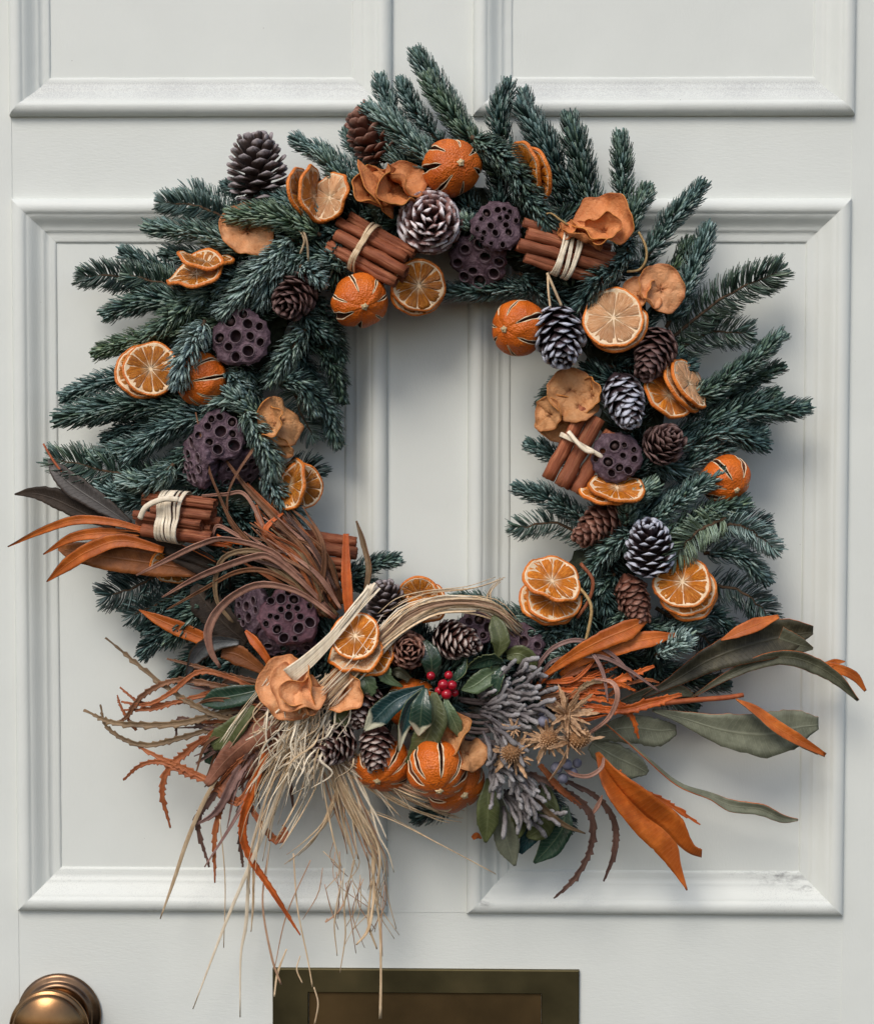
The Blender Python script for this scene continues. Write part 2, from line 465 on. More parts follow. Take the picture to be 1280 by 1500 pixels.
def leafmat(name, c0, c1, vein, rough=0.45, spec=0.4, vs=0.5, edge=None, scale=130, cream=None):
    k = NT(name)
    f = k.noise(scale, 6, k.coord(), 0.62)
    col = k.ramp(f, [(0.3, c0), (0.7, c1)])
    big = k.noise(28, 5, k.coord(), 0.6)
    col = k.mix(k.ramp(big, [(0.42, (0.7,) * 3), (0.58, (0, 0, 0))]), col, tuple(q * 0.55 for q in c0))
    spot = k.ramp(k.noise(330, 3, k.coord()), [(0.68, (0, 0, 0)), (0.75, (0.7,) * 3)])
    col = k.mix(spot, col, tuple(q * 0.4 for q in c0))
    a = k.attr('luv', 'Vector'); x = k.n('ShaderNodeSeparateXYZ'); k.l(a, x.inputs[0])
    ax = k.math('ABSOLUTE', x.outputs[0])
    mid = k.ramp(ax, [(0.0, (1, 1, 1)), (0.10, (0, 0, 0))])
    sv = k.math('SINE', k.math('MULTIPLY', k.math('SUBTRACT', x.outputs[1], k.math('MULTIPLY', ax, 0.09)), 95.0))
    sv = k.ramp(sv, [(0.86, (0, 0, 0)), (1.0, (0.45,) * 3)])
    vn = k.math('MAXIMUM', mid, sv)
    col = k.mix(k.math('MULTIPLY', vn, vs), col, vein)
    if edge:
        col = k.mix(k.ramp(k.math('ADD', ax, k.math('MULTIPLY', k.math('SUBTRACT', f, 0.5), 0.5)), [(0.78, (0, 0, 0)), (0.9, (1, 1, 1))]), col, edge)
    if cream:
        cm = k.math('ADD', x.outputs[2], k.math('ADD', k.math('MULTIPLY', ax, 0.16), k.math('MULTIPLY', k.math('SUBTRACT', f, 0.5), 0.12)))
        col = k.mix(k.ramp(cm, [(0.80, (0, 0, 0)), (0.87, (1, 1, 1))]), col, cream)
    k.bump(k.math('ADD', k.math('MULTIPLY', vn, 0.5), f), 0.5, 0.0013)
    return k.done(k.jitter(col, 0.2), rough, spec)
M['rust'] = leafmat('leaf_rust', (0.46, 0.095, 0.009), (0.62, 0.170, 0.026), (0.58, 0.22, 0.06), 0.5, 0.35, 0.35)
M['rust_dull'] = leafmat('leaf_rust_dull', (0.25, 0.075, 0.018), (0.38, 0.130, 0.035), (0.42, 0.17, 0.06), 0.5, 0.35, 0.3)
M['bract'] = leafmat('leaf_brown_pink', (0.20, 0.075, 0.045), (0.34, 0.15, 0.09), (0.40, 0.22, 0.14), 0.55, 0.3, 0.4)
M['dark_leaf'] = leafmat('leaf_dark_brown', (0.024, 0.016, 0.011), (0.058, 0.040, 0.028), (0.10, 0.075, 0.055), 0.6, 0.2, 0.3)
M['grey_leaf'] = leafmat('leaf_brown_grey', (0.055, 0.047, 0.043), (0.15, 0.138, 0.13), (0.2, 0.19, 0.17), 0.5, 0.3, 0.3, (0.035, 0.024, 0.018))
M['silver_leaf'] = leafmat('leaf_silver', (0.14, 0.15, 0.15), (0.32, 0.33, 0.33), (0.40, 0.40, 0.38), 0.38, 0.5, 0.4, (0.10, 0.07, 0.045))
M['sage'] = leafmat('leaf_sage', (0.155, 0.165, 0.112), (0.225, 0.235, 0.165), (0.33, 0.34, 0.24), 0.55, 0.3, 0.35)
M['sage_dark'] = leafmat('leaf_dark_sage', (0.060, 0.060, 0.034), (0.12, 0.12, 0.075), (0.17, 0.17, 0.11), 0.5, 0.35, 0.3)
M['dark_olive'] = leafmat('leaf_dark_olive', (0.030, 0.027, 0.015), (0.085, 0.076, 0.045), (0.13, 0.12, 0.08), 0.5, 0.3, 0.3)
M['olive_leaf'] = leafmat('leaf_olive', (0.070, 0.085, 0.028), (0.135, 0.155, 0.062), (0.22, 0.24, 0.12), 0.4, 0.45, 0.5)
M['holly'] = leafmat('leaf_holly', (0.016, 0.042, 0.026), (0.040, 0.078, 0.050), (0.14, 0.19, 0.11), 0.24, 0.55, 0.5)
M['holly_blue'] = leafmat('leaf_holly_blue', (0.012, 0.040, 0.040), (0.030, 0.078, 0.080), (0.14, 0.22, 0.21), 0.24, 0.55, 0.5)
M['holly_light'] = leafmat('leaf_holly_light', (0.065, 0.105, 0.050), (0.13, 0.185, 0.095), (0.30, 0.36, 0.22), 0.33, 0.5, 0.5)
M['holly_var'] = leafmat('leaf_holly_variegated', (0.016, 0.042, 0.028), (0.040, 0.078, 0.054), (0.14, 0.19, 0.11), 0.24, 0.55, 0.5, cream=(0.62, 0.60, 0.43))
M['holly_bvar'] = leafmat('leaf_holly_blue_variegated', (0.012, 0.040, 0.040), (0.030, 0.078, 0.080), (0.14, 0.22, 0.21), 0.24, 0.55, 0.5, cream=(0.58, 0.57, 0.42))
M['holly_tip'] = leafmat('leaf_holly_cream', (0.50, 0.48, 0.30), (0.66, 0.64, 0.46), (0.7, 0.68, 0.5), 0.4, 0.4, 0.2)
M['frond_brown'] = leafmat('frond_brown', (0.15, 0.060, 0.026), (0.27, 0.125, 0.062), (0.32, 0.18, 0.10), 0.5, 0.35, 0.3)
M['frond_rust'] = leafmat('frond_rust', (0.29, 0.075, 0.022), (0.42, 0.14, 0.05), (0.50, 0.25, 0.12), 0.5, 0.35, 0.3)
M['frond_orange'] = leafmat('frond_orange', (0.50, 0.085, 0.010), (0.66, 0.16, 0.026), (0.7, 0.3, 0.08), 0.45, 0.4, 0.3)
M['frond_pink'] = leafmat('frond_pink_tan', (0.35, 0.165, 0.115), (0.50, 0.28, 0.20), (0.56, 0.36, 0.27), 0.5, 0.35, 0.3)
M['frond_olive'] = leafmat('frond_olive', (0.17, 0.105, 0.052), (0.28, 0.19, 0.105), (0.34, 0.25, 0.15), 0.5, 0.35, 0.3)
M['frond_mauve'] = leafmat('frond_mauve', (0.26, 0.145, 0.125), (0.41, 0.25, 0.215), (0.46, 0.32, 0.27), 0.5, 0.35, 0.3)
M['frond_dark'] = leafmat('frond_dark', (0.085, 0.045, 0.035), (0.16, 0.085, 0.062), (0.2, 0.12, 0.09), 0.5, 0.35, 0.3)
M['berry'] = simple('holly_berry', (0.26, 0.005, 0.014), (0.42, 0.010, 0.024), 0.18, 60, 0.05, 0.6)
M['berry_blue'] = simple('blue_berry', (0.10, 0.10, 0.14), (0.22, 0.22, 0.28), 0.6, 120, 0.2)
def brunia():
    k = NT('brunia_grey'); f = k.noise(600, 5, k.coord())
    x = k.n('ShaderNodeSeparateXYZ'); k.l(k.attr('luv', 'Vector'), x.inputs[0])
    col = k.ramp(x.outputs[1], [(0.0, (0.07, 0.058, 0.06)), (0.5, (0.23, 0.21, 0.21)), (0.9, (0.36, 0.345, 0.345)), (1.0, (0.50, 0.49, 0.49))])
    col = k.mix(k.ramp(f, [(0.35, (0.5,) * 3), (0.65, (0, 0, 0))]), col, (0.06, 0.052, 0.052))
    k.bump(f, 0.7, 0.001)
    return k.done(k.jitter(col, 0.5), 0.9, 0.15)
M['brunia'] = brunia()
M['stem_dark'] = simple('brunia_stem', (0.05, 0.038, 0.038), (0.13, 0.10, 0.095), 0.85, 200)
M['thistle'] = simple('dried_thistle', (0.28, 0.15, 0.075), (0.60, 0.39, 0.23), 0.7, 350, 0.6)
M['thistle_head'] = simple('thistle_head', (0.15, 0.065, 0.025), (0.33, 0.17, 0.07), 0.75, 300, 0.4)
M['moss'] = simple('wreath_moss', (0.010, 0.014, 0.009), (0.03, 0.035, 0.02), 0.95, 250, 0.8)
M['wire'] = simple('red_wood', (0.25, 0.055, 0.018), (0.36, 0.10, 0.035), 0.55, 200)

# ------------------------------------------------------------------ the door
def boxmesh(name, x0, x1, z0, z1, y0, y1):
    v = np.array([(x, y, z) for x in (x0, x1) for y in (y0, y1) for z in (z0, z1)]) * S
    f = np.array([(0, 1, 3, 2), (4, 6, 7, 5), (0, 4, 5, 1), (2, 3, 7, 6), (0, 2, 6, 4), (1, 5, 7, 3)])
    return fast_mesh(name, v, f, False)

door = thing('door', 'off white painted wooden panelled front door behind the wreath', 'door')
X = [-1000, -620.2, -72.7, 44.5, 597.9, 960]
XA = [-622, -66, 51, 601]                      # upper panels
ZL0, ZL1 = -593.2, 455.3                       # lower panels
ZU0, ZU1 = 574.2, 1130
def stile(x0, x1, z0, z1, nm='stile', m='paint_v', y0=0.0):
    return link(nm, boxmesh(nm, x0, x1, z0, z1, y0, 60), M[m], door)
stile(X[0], X[1], -1250, 1300); stile(X[4], X[5], -1250, 1300)
stile(X[2], X[3], ZL0, ZL1, 'muntin'); stile(XA[1], XA[2], ZU0, ZU1, 'muntin')
for a, b in ((-1250, ZL0), (ZL1, ZU0), (ZU1, 1300)):
    stile(X[1], X[4], a, b, 'rail', 'paint_h', 0.7)
PROF = np.array([(0, -1), (0, 4), (1.5, 8), (4.5, 11.6), (9, 14), (14, 14.8), (18, 14.2), (21, 12.6), (22.5, 10.6), (24, 10.2), (27, 8.8), (31, 5.6), (35, 1.8),
                 (39, -1.2), (43, -2.8), (46, -3.2), (47, -4.8), (53, -5.6), (59, -6.1), (61.5, -6.6), (62.5, -8.4), (63.5, -10), (65.5, -11.5)])
def panel(x0, x1, z0, z1, k):
    p = link('panel', boxmesh('panel', x0 + 60 * k, x1 - 60 * k, z0 + 60 * k, z1 - 60 * k, 9.0, 40), M['paint_v'], door)
    n = len(PROF)
    for side in range(4):
        L = (x1 - x0) if side in (0, 2) else (z1 - z0)
        ns = 60
        u = np.linspace(0, 1, ns)
        nz = np.cumsum(rng.normal(0, 0.10, (ns, 1)), 0); nz -= np.linspace(0, 1, ns)[:, None] * nz[-1]
        t = PROF[:, 0] * k; h = PROF[:, 1]
        tt = t[None, :] + 0 * u[:, None]
        hh = h[None, :] + nz * 0.5 + rng.normal(0, 0.10, (ns, n)) * (h[None, :] > -8)
        a = tt + u[:, None] * (L - 2 * tt)          # mitred run
        b = tt + np.where((PROF[:, 0] > 2)[None, :], nz * 0.7, 0)
        if side == 0:   P = (x0 + a, z0 + b)
        elif side == 1: P = (x1 - b, z0 + a)
        elif side == 2: P = (x1 - a, z1 - b)
        else:           P = (x0 + b, z1 - a)
        V = np.stack([P[0], -hh, P[1]], -1).reshape(-1, 3) * S
        me = fast_mesh('moulding', V, grid_faces(ns, n, flip=False))
        link('moulding', me, M['paint_dusty'] if side == 0 else (M['paint_h'] if side == 2 else M['paint_v']), p)
panel(X[1], X[2], ZL0, ZL1, 1.0); panel(X[3], X[4], ZL0, ZL1, 1.0)
panel(XA[0], XA[1], ZU0, ZU1, 0.92); panel(XA[2], XA[3], ZU0, ZU1, 0.92)

# letter plate
lp = U([(400, 1417, 0), (848, 1417, 0), (452, 1452, 0), (793, 1452, 0)]) / S
lx0, lx1, lz1 = lp[0, 0], lp[1, 0], lp[0, 2]
fx0, fx1, fz1 = lp[2, 0], lp[3, 0], lp[2, 2]
lz0, fz0 = lz1 - 190, fz1 - 120
plate = link('letter_plate', None, None, door); plate['label'] = 'aged dark brass letter plate at the bottom edge'
def ring_rect(rects):
    """stack of rectangles (x0,x1,z0,z1,h) -> skin"""
    v = []
    for x0, x1, z0, z1, h in rects:
        v += [(x0, -h, z0), (x1, -h, z0), (x1, -h, z1), (x0, -h, z1)]
    return np.array(v) * S, grid_faces(len(rects), 4, True)
def rr(x0, x1, z0, z1, g, h): return (x0 + g, x1 - g, z0 + g, z1 - g, h)
v, f = ring_rect([rr(lx0, lx1, lz0, lz1, 0, -1), rr(lx0, lx1, lz0, lz1, 0, 4.5), rr(lx0, lx1, lz0, lz1, 1.6, 5.6), rr(fx0, fx1, fz0, fz1, -1.0, 5.6), rr(fx0, fx1, fz0, fz1, 0, 4.8), rr(fx0, fx1, fz0, fz1, 0.2, 0.5)])
link('plate_frame', fast_mesh('plate_frame', v, f, False), M['brass_dark'], plate)
v, f = ring_rect([rr(fx0, fx1, fz0, fz1, 0.6, 0.2), rr(fx0, fx1, fz0, fz1, 0.6, 0.9), rr(fx0, fx1, fz0, fz1, 20, 1.0), rr(fx0, fx1, fz0, fz1, 55, 1.2)])
f = [f, np.array([[12, 13, 14, 15]])]
link('flap', fast_mesh('flap', v, f, False), M['brass_flap'], plate)
# knob
kc = U([(88, 1486, 0)])[0]
kn = link('door_knob', None, None, door, kc, frame((0, 0, 1))); kn['label'] = 'round brass door knob at the lower left corner'
v, f = lathe(np.array([(62, 0), (63, 3), (62, 6), (58, 8), (54, 8.4), (51.5, 10), (50.5, 13), (47, 15), (44, 14.6), (42.5, 13), (41, 12.4), (34, 10.5), (26, 10), (10, 10)]) * S, 72)
link('rose', fast_mesh('rose', v, f), M['brass_rose'], kn)
v, f = lathe(np.array([(26, 8), (23, 14), (21, 24), (23, 34), (30, 42), (44, 50), (55, 56), (58, 60), (58.5, 63), (56.5, 66), (54, 66.4), (52.6, 68), (51.5, 70.5), (48, 73), (40, 77.5), (30, 81.5), (18, 84.5), (8, 85.6), (0.01, 86)]) * S, 72)
link('knob', fast_mesh('knob', v, f), M['brass_knob'], kn)

# ------------------------------------------------------------------ wreath base
def wreath_ring():
    n, m = 150, 22
    th = np.linspace(0, 2 * math.pi, n, endpoint=False)
    cx, cy = 628 + 300 * np.cos(th), 655 - 345 * np.sin(th)
    a = np.linspace(0, 2 * math.pi, m, endpoint=False)
    P = []
    for i in range(n):
        rr_ = 44 + rng.normal(0, 5, m)
        ex = math.cos(th[i]); ey = -math.sin(th[i])
        P.append(np.stack([cx[i] + ex * rr_ * np.cos(a), cy[i] + ey * rr_ * np.cos(a), 46 + 0.85 * rr_ * np.sin(a)], 1))
    P = U(np.concatenate(P))
    i = np.arange(n)[:, None]; j = np.arange(m)[None, :]
    f = np.stack([i * m + j, i * m + (j + 1) % m, ((i + 1) % n) * m + (j + 1) % m, ((i + 1) % n) * m + j + 0 * i], -1).reshape(-1, 4)
    o = link('wreath_ring', fast_mesh('wreath_ring', P, f, False), M['moss'])
    tag(o, 'dark mossy ring hidden beneath the fir and ornaments', 'wreath base')
wreath_ring()

# ------------------------------------------------------------------ fir sprigs
def needles(path, n, L, wid, comb, tone, olive, sweep):
    """path (k,3) world, base to tip"""
    k = len(path)
    T = unit(np.gradient(path, axis=0))
    ref = np.array([0, -1.0, 0.0])
    A = unit(np.cross(T, ref)); B = np.cross(A, T)          # A in the picture plane, B toward the viewer
    t = np.sort(rng.random(n) ** 0.9) * 0.96 + 0.03
    t = np.concatenate([t, np.full(max(8, n // 14), 0.99)]); n = len(t)
    x = t * (k - 1); i = np.minimum(x.astype(int), k - 2); fr = (x - i)[:, None]
    lerp = lambda Q: Q[i] * (1 - fr) + Q[i + 1] * fr
    p, Tt, At, Bt = lerp(path), unit(lerp(T)), unit(lerp(A)), unit(lerp(B))
    if comb:
        ph = np.where(rng.random(n) < 0.5, 0.12, math.pi - 0.12) + rng.normal(0, 0.33, n)
    else:
        ph = rng.random(n) * 2 * math.pi
        lift = rng.random(n) < 0.35
        ph = np.where(lift & (np.sin(ph) < 0), -ph, ph)
    O = At * np.cos(ph)[:, None] + Bt * np.sin(ph)[:, None]
    Nn = -At * np.sin(ph)[:, None] + Bt * np.cos(ph)[:, None]
    ang = np.radians(sweep) * (1 - 0.50 * t ** 5) * rng.uniform(0.88, 1.1, n)
    ang = np.where(t > 0.985, rng.uniform(0.05, 0.85, n), ang)
    c, s = np.cos(ang)[:, None], np.sin(ang)[:, None]
    d1 = Tt * c + O * s
    cur = rng.uniform(0.0, 0.30, n)[:, None]
    up = np.array([0, -0.55, 0.75])
    d1 = unit(d1 + rng.normal(0, 0.06, (n, 3)))
    J = 0.0 if comb else 0.34
    d2 = unit(d1 + Tt * (cur * .6 + .12 + J) + up * 0.10)
    d3 = unit(d2 + Tt * (cur * .6 + .16 + J * 1.3) + up * 0.10)
    ln = L * rng.uniform(0.80, 1.08, n) * np.where(t > .985, .72, 1) * (1 - 0.18 * t ** 6) * np.clip(0.7 + 2.5 * t, 0, 1)
    ln = ln[:, None]
    W = unit(np.cross(d1, np.cross(Nn, d1) + 1e-9)); W = unit(Nn - (Nn * d1).sum(1, keepdims=True) * d1)
    H = np.cross(W, d1)
    P0 = p + d1 * 0.0; P1 = p + d1 * ln * 0.38; P2 = P1 + d2 * ln * 0.36; P3 = P2 + d3 * ln * 0.26
    w = wid * rng.uniform(0.85, 1.15, n)[:, None]
    rings = []
    for P_, ww, hh in ((P0, 0.55, 0.3), (P1, 1.0, 0.5), (P2, 0.92, 0.45)):
        rings += [P_ - W * w * ww, P_ + W * w * ww, P_ + H * w * hh * 0.9]
    rings += [P3 - W * w * .42, P3 + W * w * .42, P3 + H * w * .3]
    V = np.stack(rings, 1).reshape(-1, 3)
    base = np.arange(n)[:, None] * 12
    q = []
    for r in (0, 3, 6):
        for a, b in ((0, 1), (1, 2), (2, 0)):
            q.append(base + np.array([r + a, r + b, r + 3 + b, r + 3 + a]))
    tri = [base + np.array([9, 10, 11])]
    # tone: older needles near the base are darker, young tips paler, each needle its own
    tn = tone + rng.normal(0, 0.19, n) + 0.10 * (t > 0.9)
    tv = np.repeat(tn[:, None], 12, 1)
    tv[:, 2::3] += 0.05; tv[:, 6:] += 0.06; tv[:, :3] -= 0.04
    ol = np.repeat(np.clip(olive + rng.normal(0, 0.15, n), 0, 1)[:, None], 12, 1)
    return V, [np.concatenate(q), np.concatenate(tri)], np.clip(tv, 0, 1).ravel(), ol.ravel()

GF = 'fir sprigs wired round the wreath'
def sprig(pts, label, tone=0.34, L=25, comb=False, olive=0.0, dens=3.3, sweep=76, group=None, wid=2.05):
    L = L * 1.12; dens = dens * 0.88; tone = .30 + (tone - .33) * 1.5
    pts = np.asarray(pts, float)
    W = U(cr(pts, 14))
    W[1:-1] += rng.normal(0, 1.0 * S, (12, 3))
    base = W[0].copy(); W = W - base
    length = np.linalg.norm(np.diff(W, axis=0), axis=1).sum() / S
    n = int(length * dens * (0.72 if comb else 1.0))
    olive = min(1, olive + max(0, rng.normal(.12, .20)))
    root = thing('fir_sprig', label, 'fir sprig', group or GF, base)
    v, f, tn, ol = needles(W, n, L * S, wid * S, comb, tone, olive, sweep)
    o = link('needles', fast_mesh('needles', v, f, True, None, {'tone': tn, 'olive': ol}), M['needle'], root, kind='stuff')
    v, f = tube(W, np.linspace(3.2, 1.2, 14) * S, 5)
    link('twig', fast_mesh('twig', v, f), M['twig'], root)
    return root

SP = [
 # top
 ([(700,235,60),(655,150,62),(613,82,58)], 'tallest fir tip of all, pointing up at the top of the wreath', dict(tone=.33)),
 ([(745,270,85),(680,195,92),(628,118,86)], 'olive tinted fir sprig in front of the tallest tip', dict(tone=.34, olive=.55)),
 ([(610,215,50),(575,165,52),(558,120,50)], 'short fir tip standing up left of the tallest tip', dict(tone=.36, L=21)),
 ([(650,215,52),(610,165,56),(590,126,54)], 'narrow fir tip squeezed just left of the tallest tip', dict(tone=.36, L=20)),
 ([(650,255,112),(600,205,120),(545,163,112)], 'bluish fir sprig lying over the red-brown top pine cone', dict(tone=.46, L=26)),
 ([(640,285,90),(590,240,98),(560,200,96)], 'short fir sprig below the one over the top pine cone', dict(tone=.42, L=24)),
 ([(745,225,60),(730,175,66),(742,130,60)], 'fir tip curling up right of the top, above the thin orange slices', dict(tone=.28, L=24)),
 ([(790,240,56),(780,185,60),(768,142,55)], 'fir tip half hidden behind the curling one right of the top', dict(tone=.30, L=22)),
 ([(850,300,70),(808,230,76),(765,160,70)], 'broad fir sprig rising behind the thin edge-on orange slices', dict(tone=.27, L=27)),
 ([(878,345,66),(855,260,74),(836,182,66)], 'thick dark fir plume upright between the orange slices and the folded apple', dict(tone=.25, L=29, dens=3.8)),
 ([(835,330,60),(812,260,64),(800,200,60)], 'dark fir sprig squeezed left of the thick upright plume', dict(tone=.25, L=25)),
 ([(918,345,62),(912,265,66),(908,205,60)], 'slender upright fir finger above the folded apple at upper right', dict(tone=.30, L=23)),
 ([(905,400,80),(925,320,90),(944,283,86)], 'short fir sprig bent right beside the folded apple', dict(tone=.34, L=22)),
 ([(935,400,66),(978,330,74),(1024,276,66)], 'fir finger pointing up and right, second below the upright one', dict(tone=.34, L=23)),
 ([(975,480,76),(1010,410,84),(1036,340,76)], 'fir finger standing up right of the heart shaped apple', dict(tone=.36, L=24)),
 ([(970,505,66),(1060,435,70),(1138,398,62)], 'long feathery fir sprig reaching right beside the heart shaped apple', dict(tone=.30, L=32, comb=True, dens=4.2)),
 ([(965,420,60),(1000,380,60),(1010,360,58)], 'small dark fir tip behind the heart shaped apple', dict(tone=.26, L=22)),
 ([(960,540,60),(1030,490,60),(1092,487,56)], 'ragged fir sprig under the long feathery one at right', dict(tone=.30, L=29, comb=True)),
 ([(970,600,84),(1060,560,92),(1140,495,84)], 'long fir finger with a hooked tip at the right edge', dict(tone=.36, L=23, dens=3.8)),
 ([(1040,580,56),(1090,560,58),(1138,540,54)], 'small dark fir tip peeping below the hooked finger', dict(tone=.27, L=20)),
 ([(980,640,70),(1080,605,78),(1172,597,64)], 'long fir finger reaching farthest right of all', dict(tone=.31, L=27, dens=4.0)),
 ([(985,600,60),(1060,590,62),(1130,580,60)], 'dark fir sprig crowded above the farthest right finger', dict(tone=.26, L=24)),
 ([(990,660,80),(1060,632,88),(1112,650,80)], 'fir sprig arching under the farthest right finger', dict(tone=.34, L=24)),
 ([(990,690,74),(1050,655,78),(1112,632,70)], 'fir sprig just above the orange at the right edge', dict(tone=.30, L=24)),
 ([(955,765,110),(1005,725,124),(1052,697,118)], 'fir sprig crossing in front of the orange at the right edge', dict(tone=.44, L=22)),
 ([(955,800,104),(1030,755,112),(1086,738,104)], 'fir sprig sweeping under the orange at the right edge', dict(tone=.38, L=24)),
 ([(1000,800,70),(1060,765,74),(1118,768,66)], 'dark ragged fir sprig below the right edge orange', dict(tone=.28, L=26, comb=True)),
 ([(1062,758,120),(1020,780,128),(986,818,122)], 'pale green feathery fir frond right of the white edged cone', dict(tone=.70, L=27, comb=True, olive=.15, dens=4)),
 ([(1030,768,110),(1090,772,114),(1134,804,104)], 'pale fir frond curving right from the pale feathery frond', dict(tone=.60, L=22, comb=True)),
 ([(1030,810,80),(1080,810,84),(1118,846,76)], 'drooping fir sprig at right above the lower slice stack', dict(tone=.48, L=23)),
 ([(1030,850,66),(1090,870,68),(1126,902,60)], 'ragged dark fir sprig right of the lower slice stack', dict(tone=.27, L=27, comb=True)),
 ([(1000,890,66),(1050,905,66),(1080,930,60)], 'short fir sprig under the lower right slice stack', dict(tone=.32, L=22)),
 ([(960,890,60),(1020,925,60),(1056,962,56)], 'very dark fir sprig below the lower right slice stack', dict(tone=.20, L=28, comb=True)),
 ([(960,960,108),(985,945,124),(1000,938,134)], 'light green fir tuft facing forward right of the two rust leaves', dict(tone=.66, L=25, olive=.1)),
 ([(940,920,80),(990,925,86),(1020,910,80)], 'small fir sprig arching above the light tuft at lower right', dict(tone=.5, L=23)),
 ([(890,950,56),(980,985,54),(1056,1000,50)], 'dark fir sprig hanging behind the dark green leaf at right', dict(tone=.20, L=26)),
 ([(900,970,50),(960,1010,48),(1010,1030,46)], 'dark fir sprig behind the orange fronds at right', dict(tone=.18, L=24)),
 ([(930,900,70),(960,940,70),(950,1000,60)], 'dark fir sprig under the red-brown cone at lower right', dict(tone=.2, L=26)),
 # right inner
 ([(870,770,74),(815,735,80),(764,716,72)], 'fir sprig reaching into the opening at right, upper of two', dict(tone=.36, L=23)),
 ([(880,800,66),(820,770,70),(754,772,60)], 'feathery fir sprig reaching into the opening at right, lower of two', dict(tone=.36, L=23, comb=True)),
 ([(850,690,60),(810,665,62),(778,652,56)], 'little fir tip behind the three cinnamon sticks', dict(tone=.34, L=20)),
 ([(870,560,66),(830,560,70),(796,590,60)], 'fir tip behind the apple rings at the inner right', dict(tone=.34, L=22)),
 ([(915,770,112),(925,735,124),(955,712,120)], 'small green fir tuft right of the lower small slices', dict(tone=.50, L=22, olive=.35)),
 ([(930,780,104),(895,800,112),(860,845,108)], 'fir sprig between the two red-brown cones at right', dict(tone=.46, L=24, olive=.2)),
 ([(900,840,90),(870,870,98),(850,905,92)], 'fir sprig hanging left of the lower red-brown cone', dict(tone=.42, L=25)),
 ([(920,900,96),(900,930,104),(860,960,96)], 'fir sprig below the lower red-brown cone', dict(tone=.46, L=25)),
 ([(860,880,66),(800,905,68),(735,900,60)], 'fir sprig running left under the three slice fan', dict(tone=.36, L=24)),
 ([(900,950,92),(850,955,96),(800,955,90)], 'bright fir sprig under the three slice fan', dict(tone=.54, L=24)),
 ([(860,930,90),(830,960,96),(805,985,90)], 'fir sprig sinking behind the rust leaves', dict(tone=.46, L=22)),
 ([(745,905,66),(710,885,68),(672,880,60)], 'fir tip showing behind the arching raffia', dict(tone=.36, L=22)),
 # right upper, in front
 ([(905,395,116),(875,410,124),(848,452,114)], 'fir tuft between the right cinnamon bundle and the pale slice', dict(tone=.33, L=23)),
 ([(925,345,108),(918,372,118),(900,398,116)], 'small fir tuft at the end of the right cinnamon bundle', dict(tone=.42, L=18)),
 ([(690,200,110),(750,245,124),(815,345,112)], 'long fir spray falling right of the top orange', dict(tone=.44, L=25, olive=.35, dens=3.8)),
 ([(745,260,112),(790,310,122),(800,345,116)], 'fir spray hanging above the right cinnamon bundle', dict(tone=.42, L=24, olive=.25)),
 ([(790,420,70),(720,425,72),(648,428,64)], 'fir sprig lying flat along the top of the opening', dict(tone=.34, L=22)),
 ([(760,400,76),(800,430,84),(850,440,80)], 'fir sprig under the right cinnamon bundle', dict(tone=.30, L=23)),
 ([(700,330,96),(690,335,108),(680,322,112)], 'tiny pale fir tuft between the frosted cone and the lotus pod', dict(tone=.58, L=20)),
 # upper left
 ([(545,275,74),(490,235,80),(436,208,72)], 'fir sprig at upper left right of the upright grey cone', dict(tone=.42, L=22)),
 ([(535,300,84),(500,260,92),(470,225,86)], 'fir sprig behind the butterfly orange slice', dict(tone=.40, L=23)),
 ([(560,265,52),(530,225,54),(512,200,50)], 'fir tip left of the red-brown top cone', dict(tone=.46, L=20)),
 ([(420,310,56),(365,280,60),(335,275,54)], 'tiny dark fir tip under the upright grey cone', dict(tone=.30, L=19)),
 ([(370,340,66),(300,305,70),(240,297,60)], 'upper of the two fir fingers reaching left above the folded slices', dict(tone=.42, L=24, comb=True, dens=5)),
 ([(375,370,76),(300,345,82),(222,333,72)], 'lower of the two fir fingers reaching left above the folded slices', dict(tone=.42, L=23, dens=3.8)),
 ([(470,345,116),(410,318,126),(346,316,118)], 'fir sprig lying across the flat apple ring', dict(tone=.46, L=26, dens=3.8)),
 ([(480,330,100),(430,300,108),(390,295,100)], 'fir sprig between the upright grey cone and the apple ring', dict(tone=.40, L=24)),
 ([(300,450,66),(210,408,70),(124,404,60)], 'ragged fir sprig reaching left, topmost of the left rim', dict(tone=.30, L=27, comb=True, dens=4.2)),
 ([(310,450,72),(250,420,76),(190,402,70)], 'fir sprig just above the ragged left rim sprig', dict(tone=.36, L=25, comb=True)),
 ([(330,460,80),(240,438,84),(164,458,72)], 'broad fir sprig below the ragged left rim sprig', dict(tone=.38, L=25, dens=3.8)),
 ([(430,350,112),(380,400,122),(330,455,118)], 'pale blue fir spray above the left lotus pod', dict(tone=.66, L=27, dens=3.5)),
 ([(450,370,104),(405,395,112),(382,440,108)], 'blue fir sprig left of the dark inner cone', dict(tone=.56, L=26)),
 ([(440,390,120),(458,400,128),(470,412,130)], 'tiny fir tuft over the dark inner cone', dict(tone=.60, L=18)),
 ([(520,390,96),(470,375,104),(430,392,100)], 'fir sprig under the left cinnamon bundle', dict(tone=.48, L=24, olive=.2)),
 ([(380,400,96),(320,420,104),(290,438,98)], 'blue fir sprig under the folded slices', dict(tone=.52, L=24)),
 ([(330,470,80),(230,490,84),(146,516,74)], 'grass green fir sprig reaching left above the left orange slices', dict(tone=.40, L=22, olive=.75, dens=3.8)),
 ([(310,420,92),(270,450,100),(220,490,96)], 'green fir sprig above the left orange slices', dict(tone=.48, L=24, olive=.5)),
 ([(300,470,122),(278,510,140),(262,556,138)], 'pale blue fir spray hanging over the left round orange', dict(tone=.74, L=27, dens=3.5)),
 ([(260,560,70),(170,555,74),(100,580,64)], 'fir finger at the left rim below the left orange slices', dict(tone=.40, L=23)),
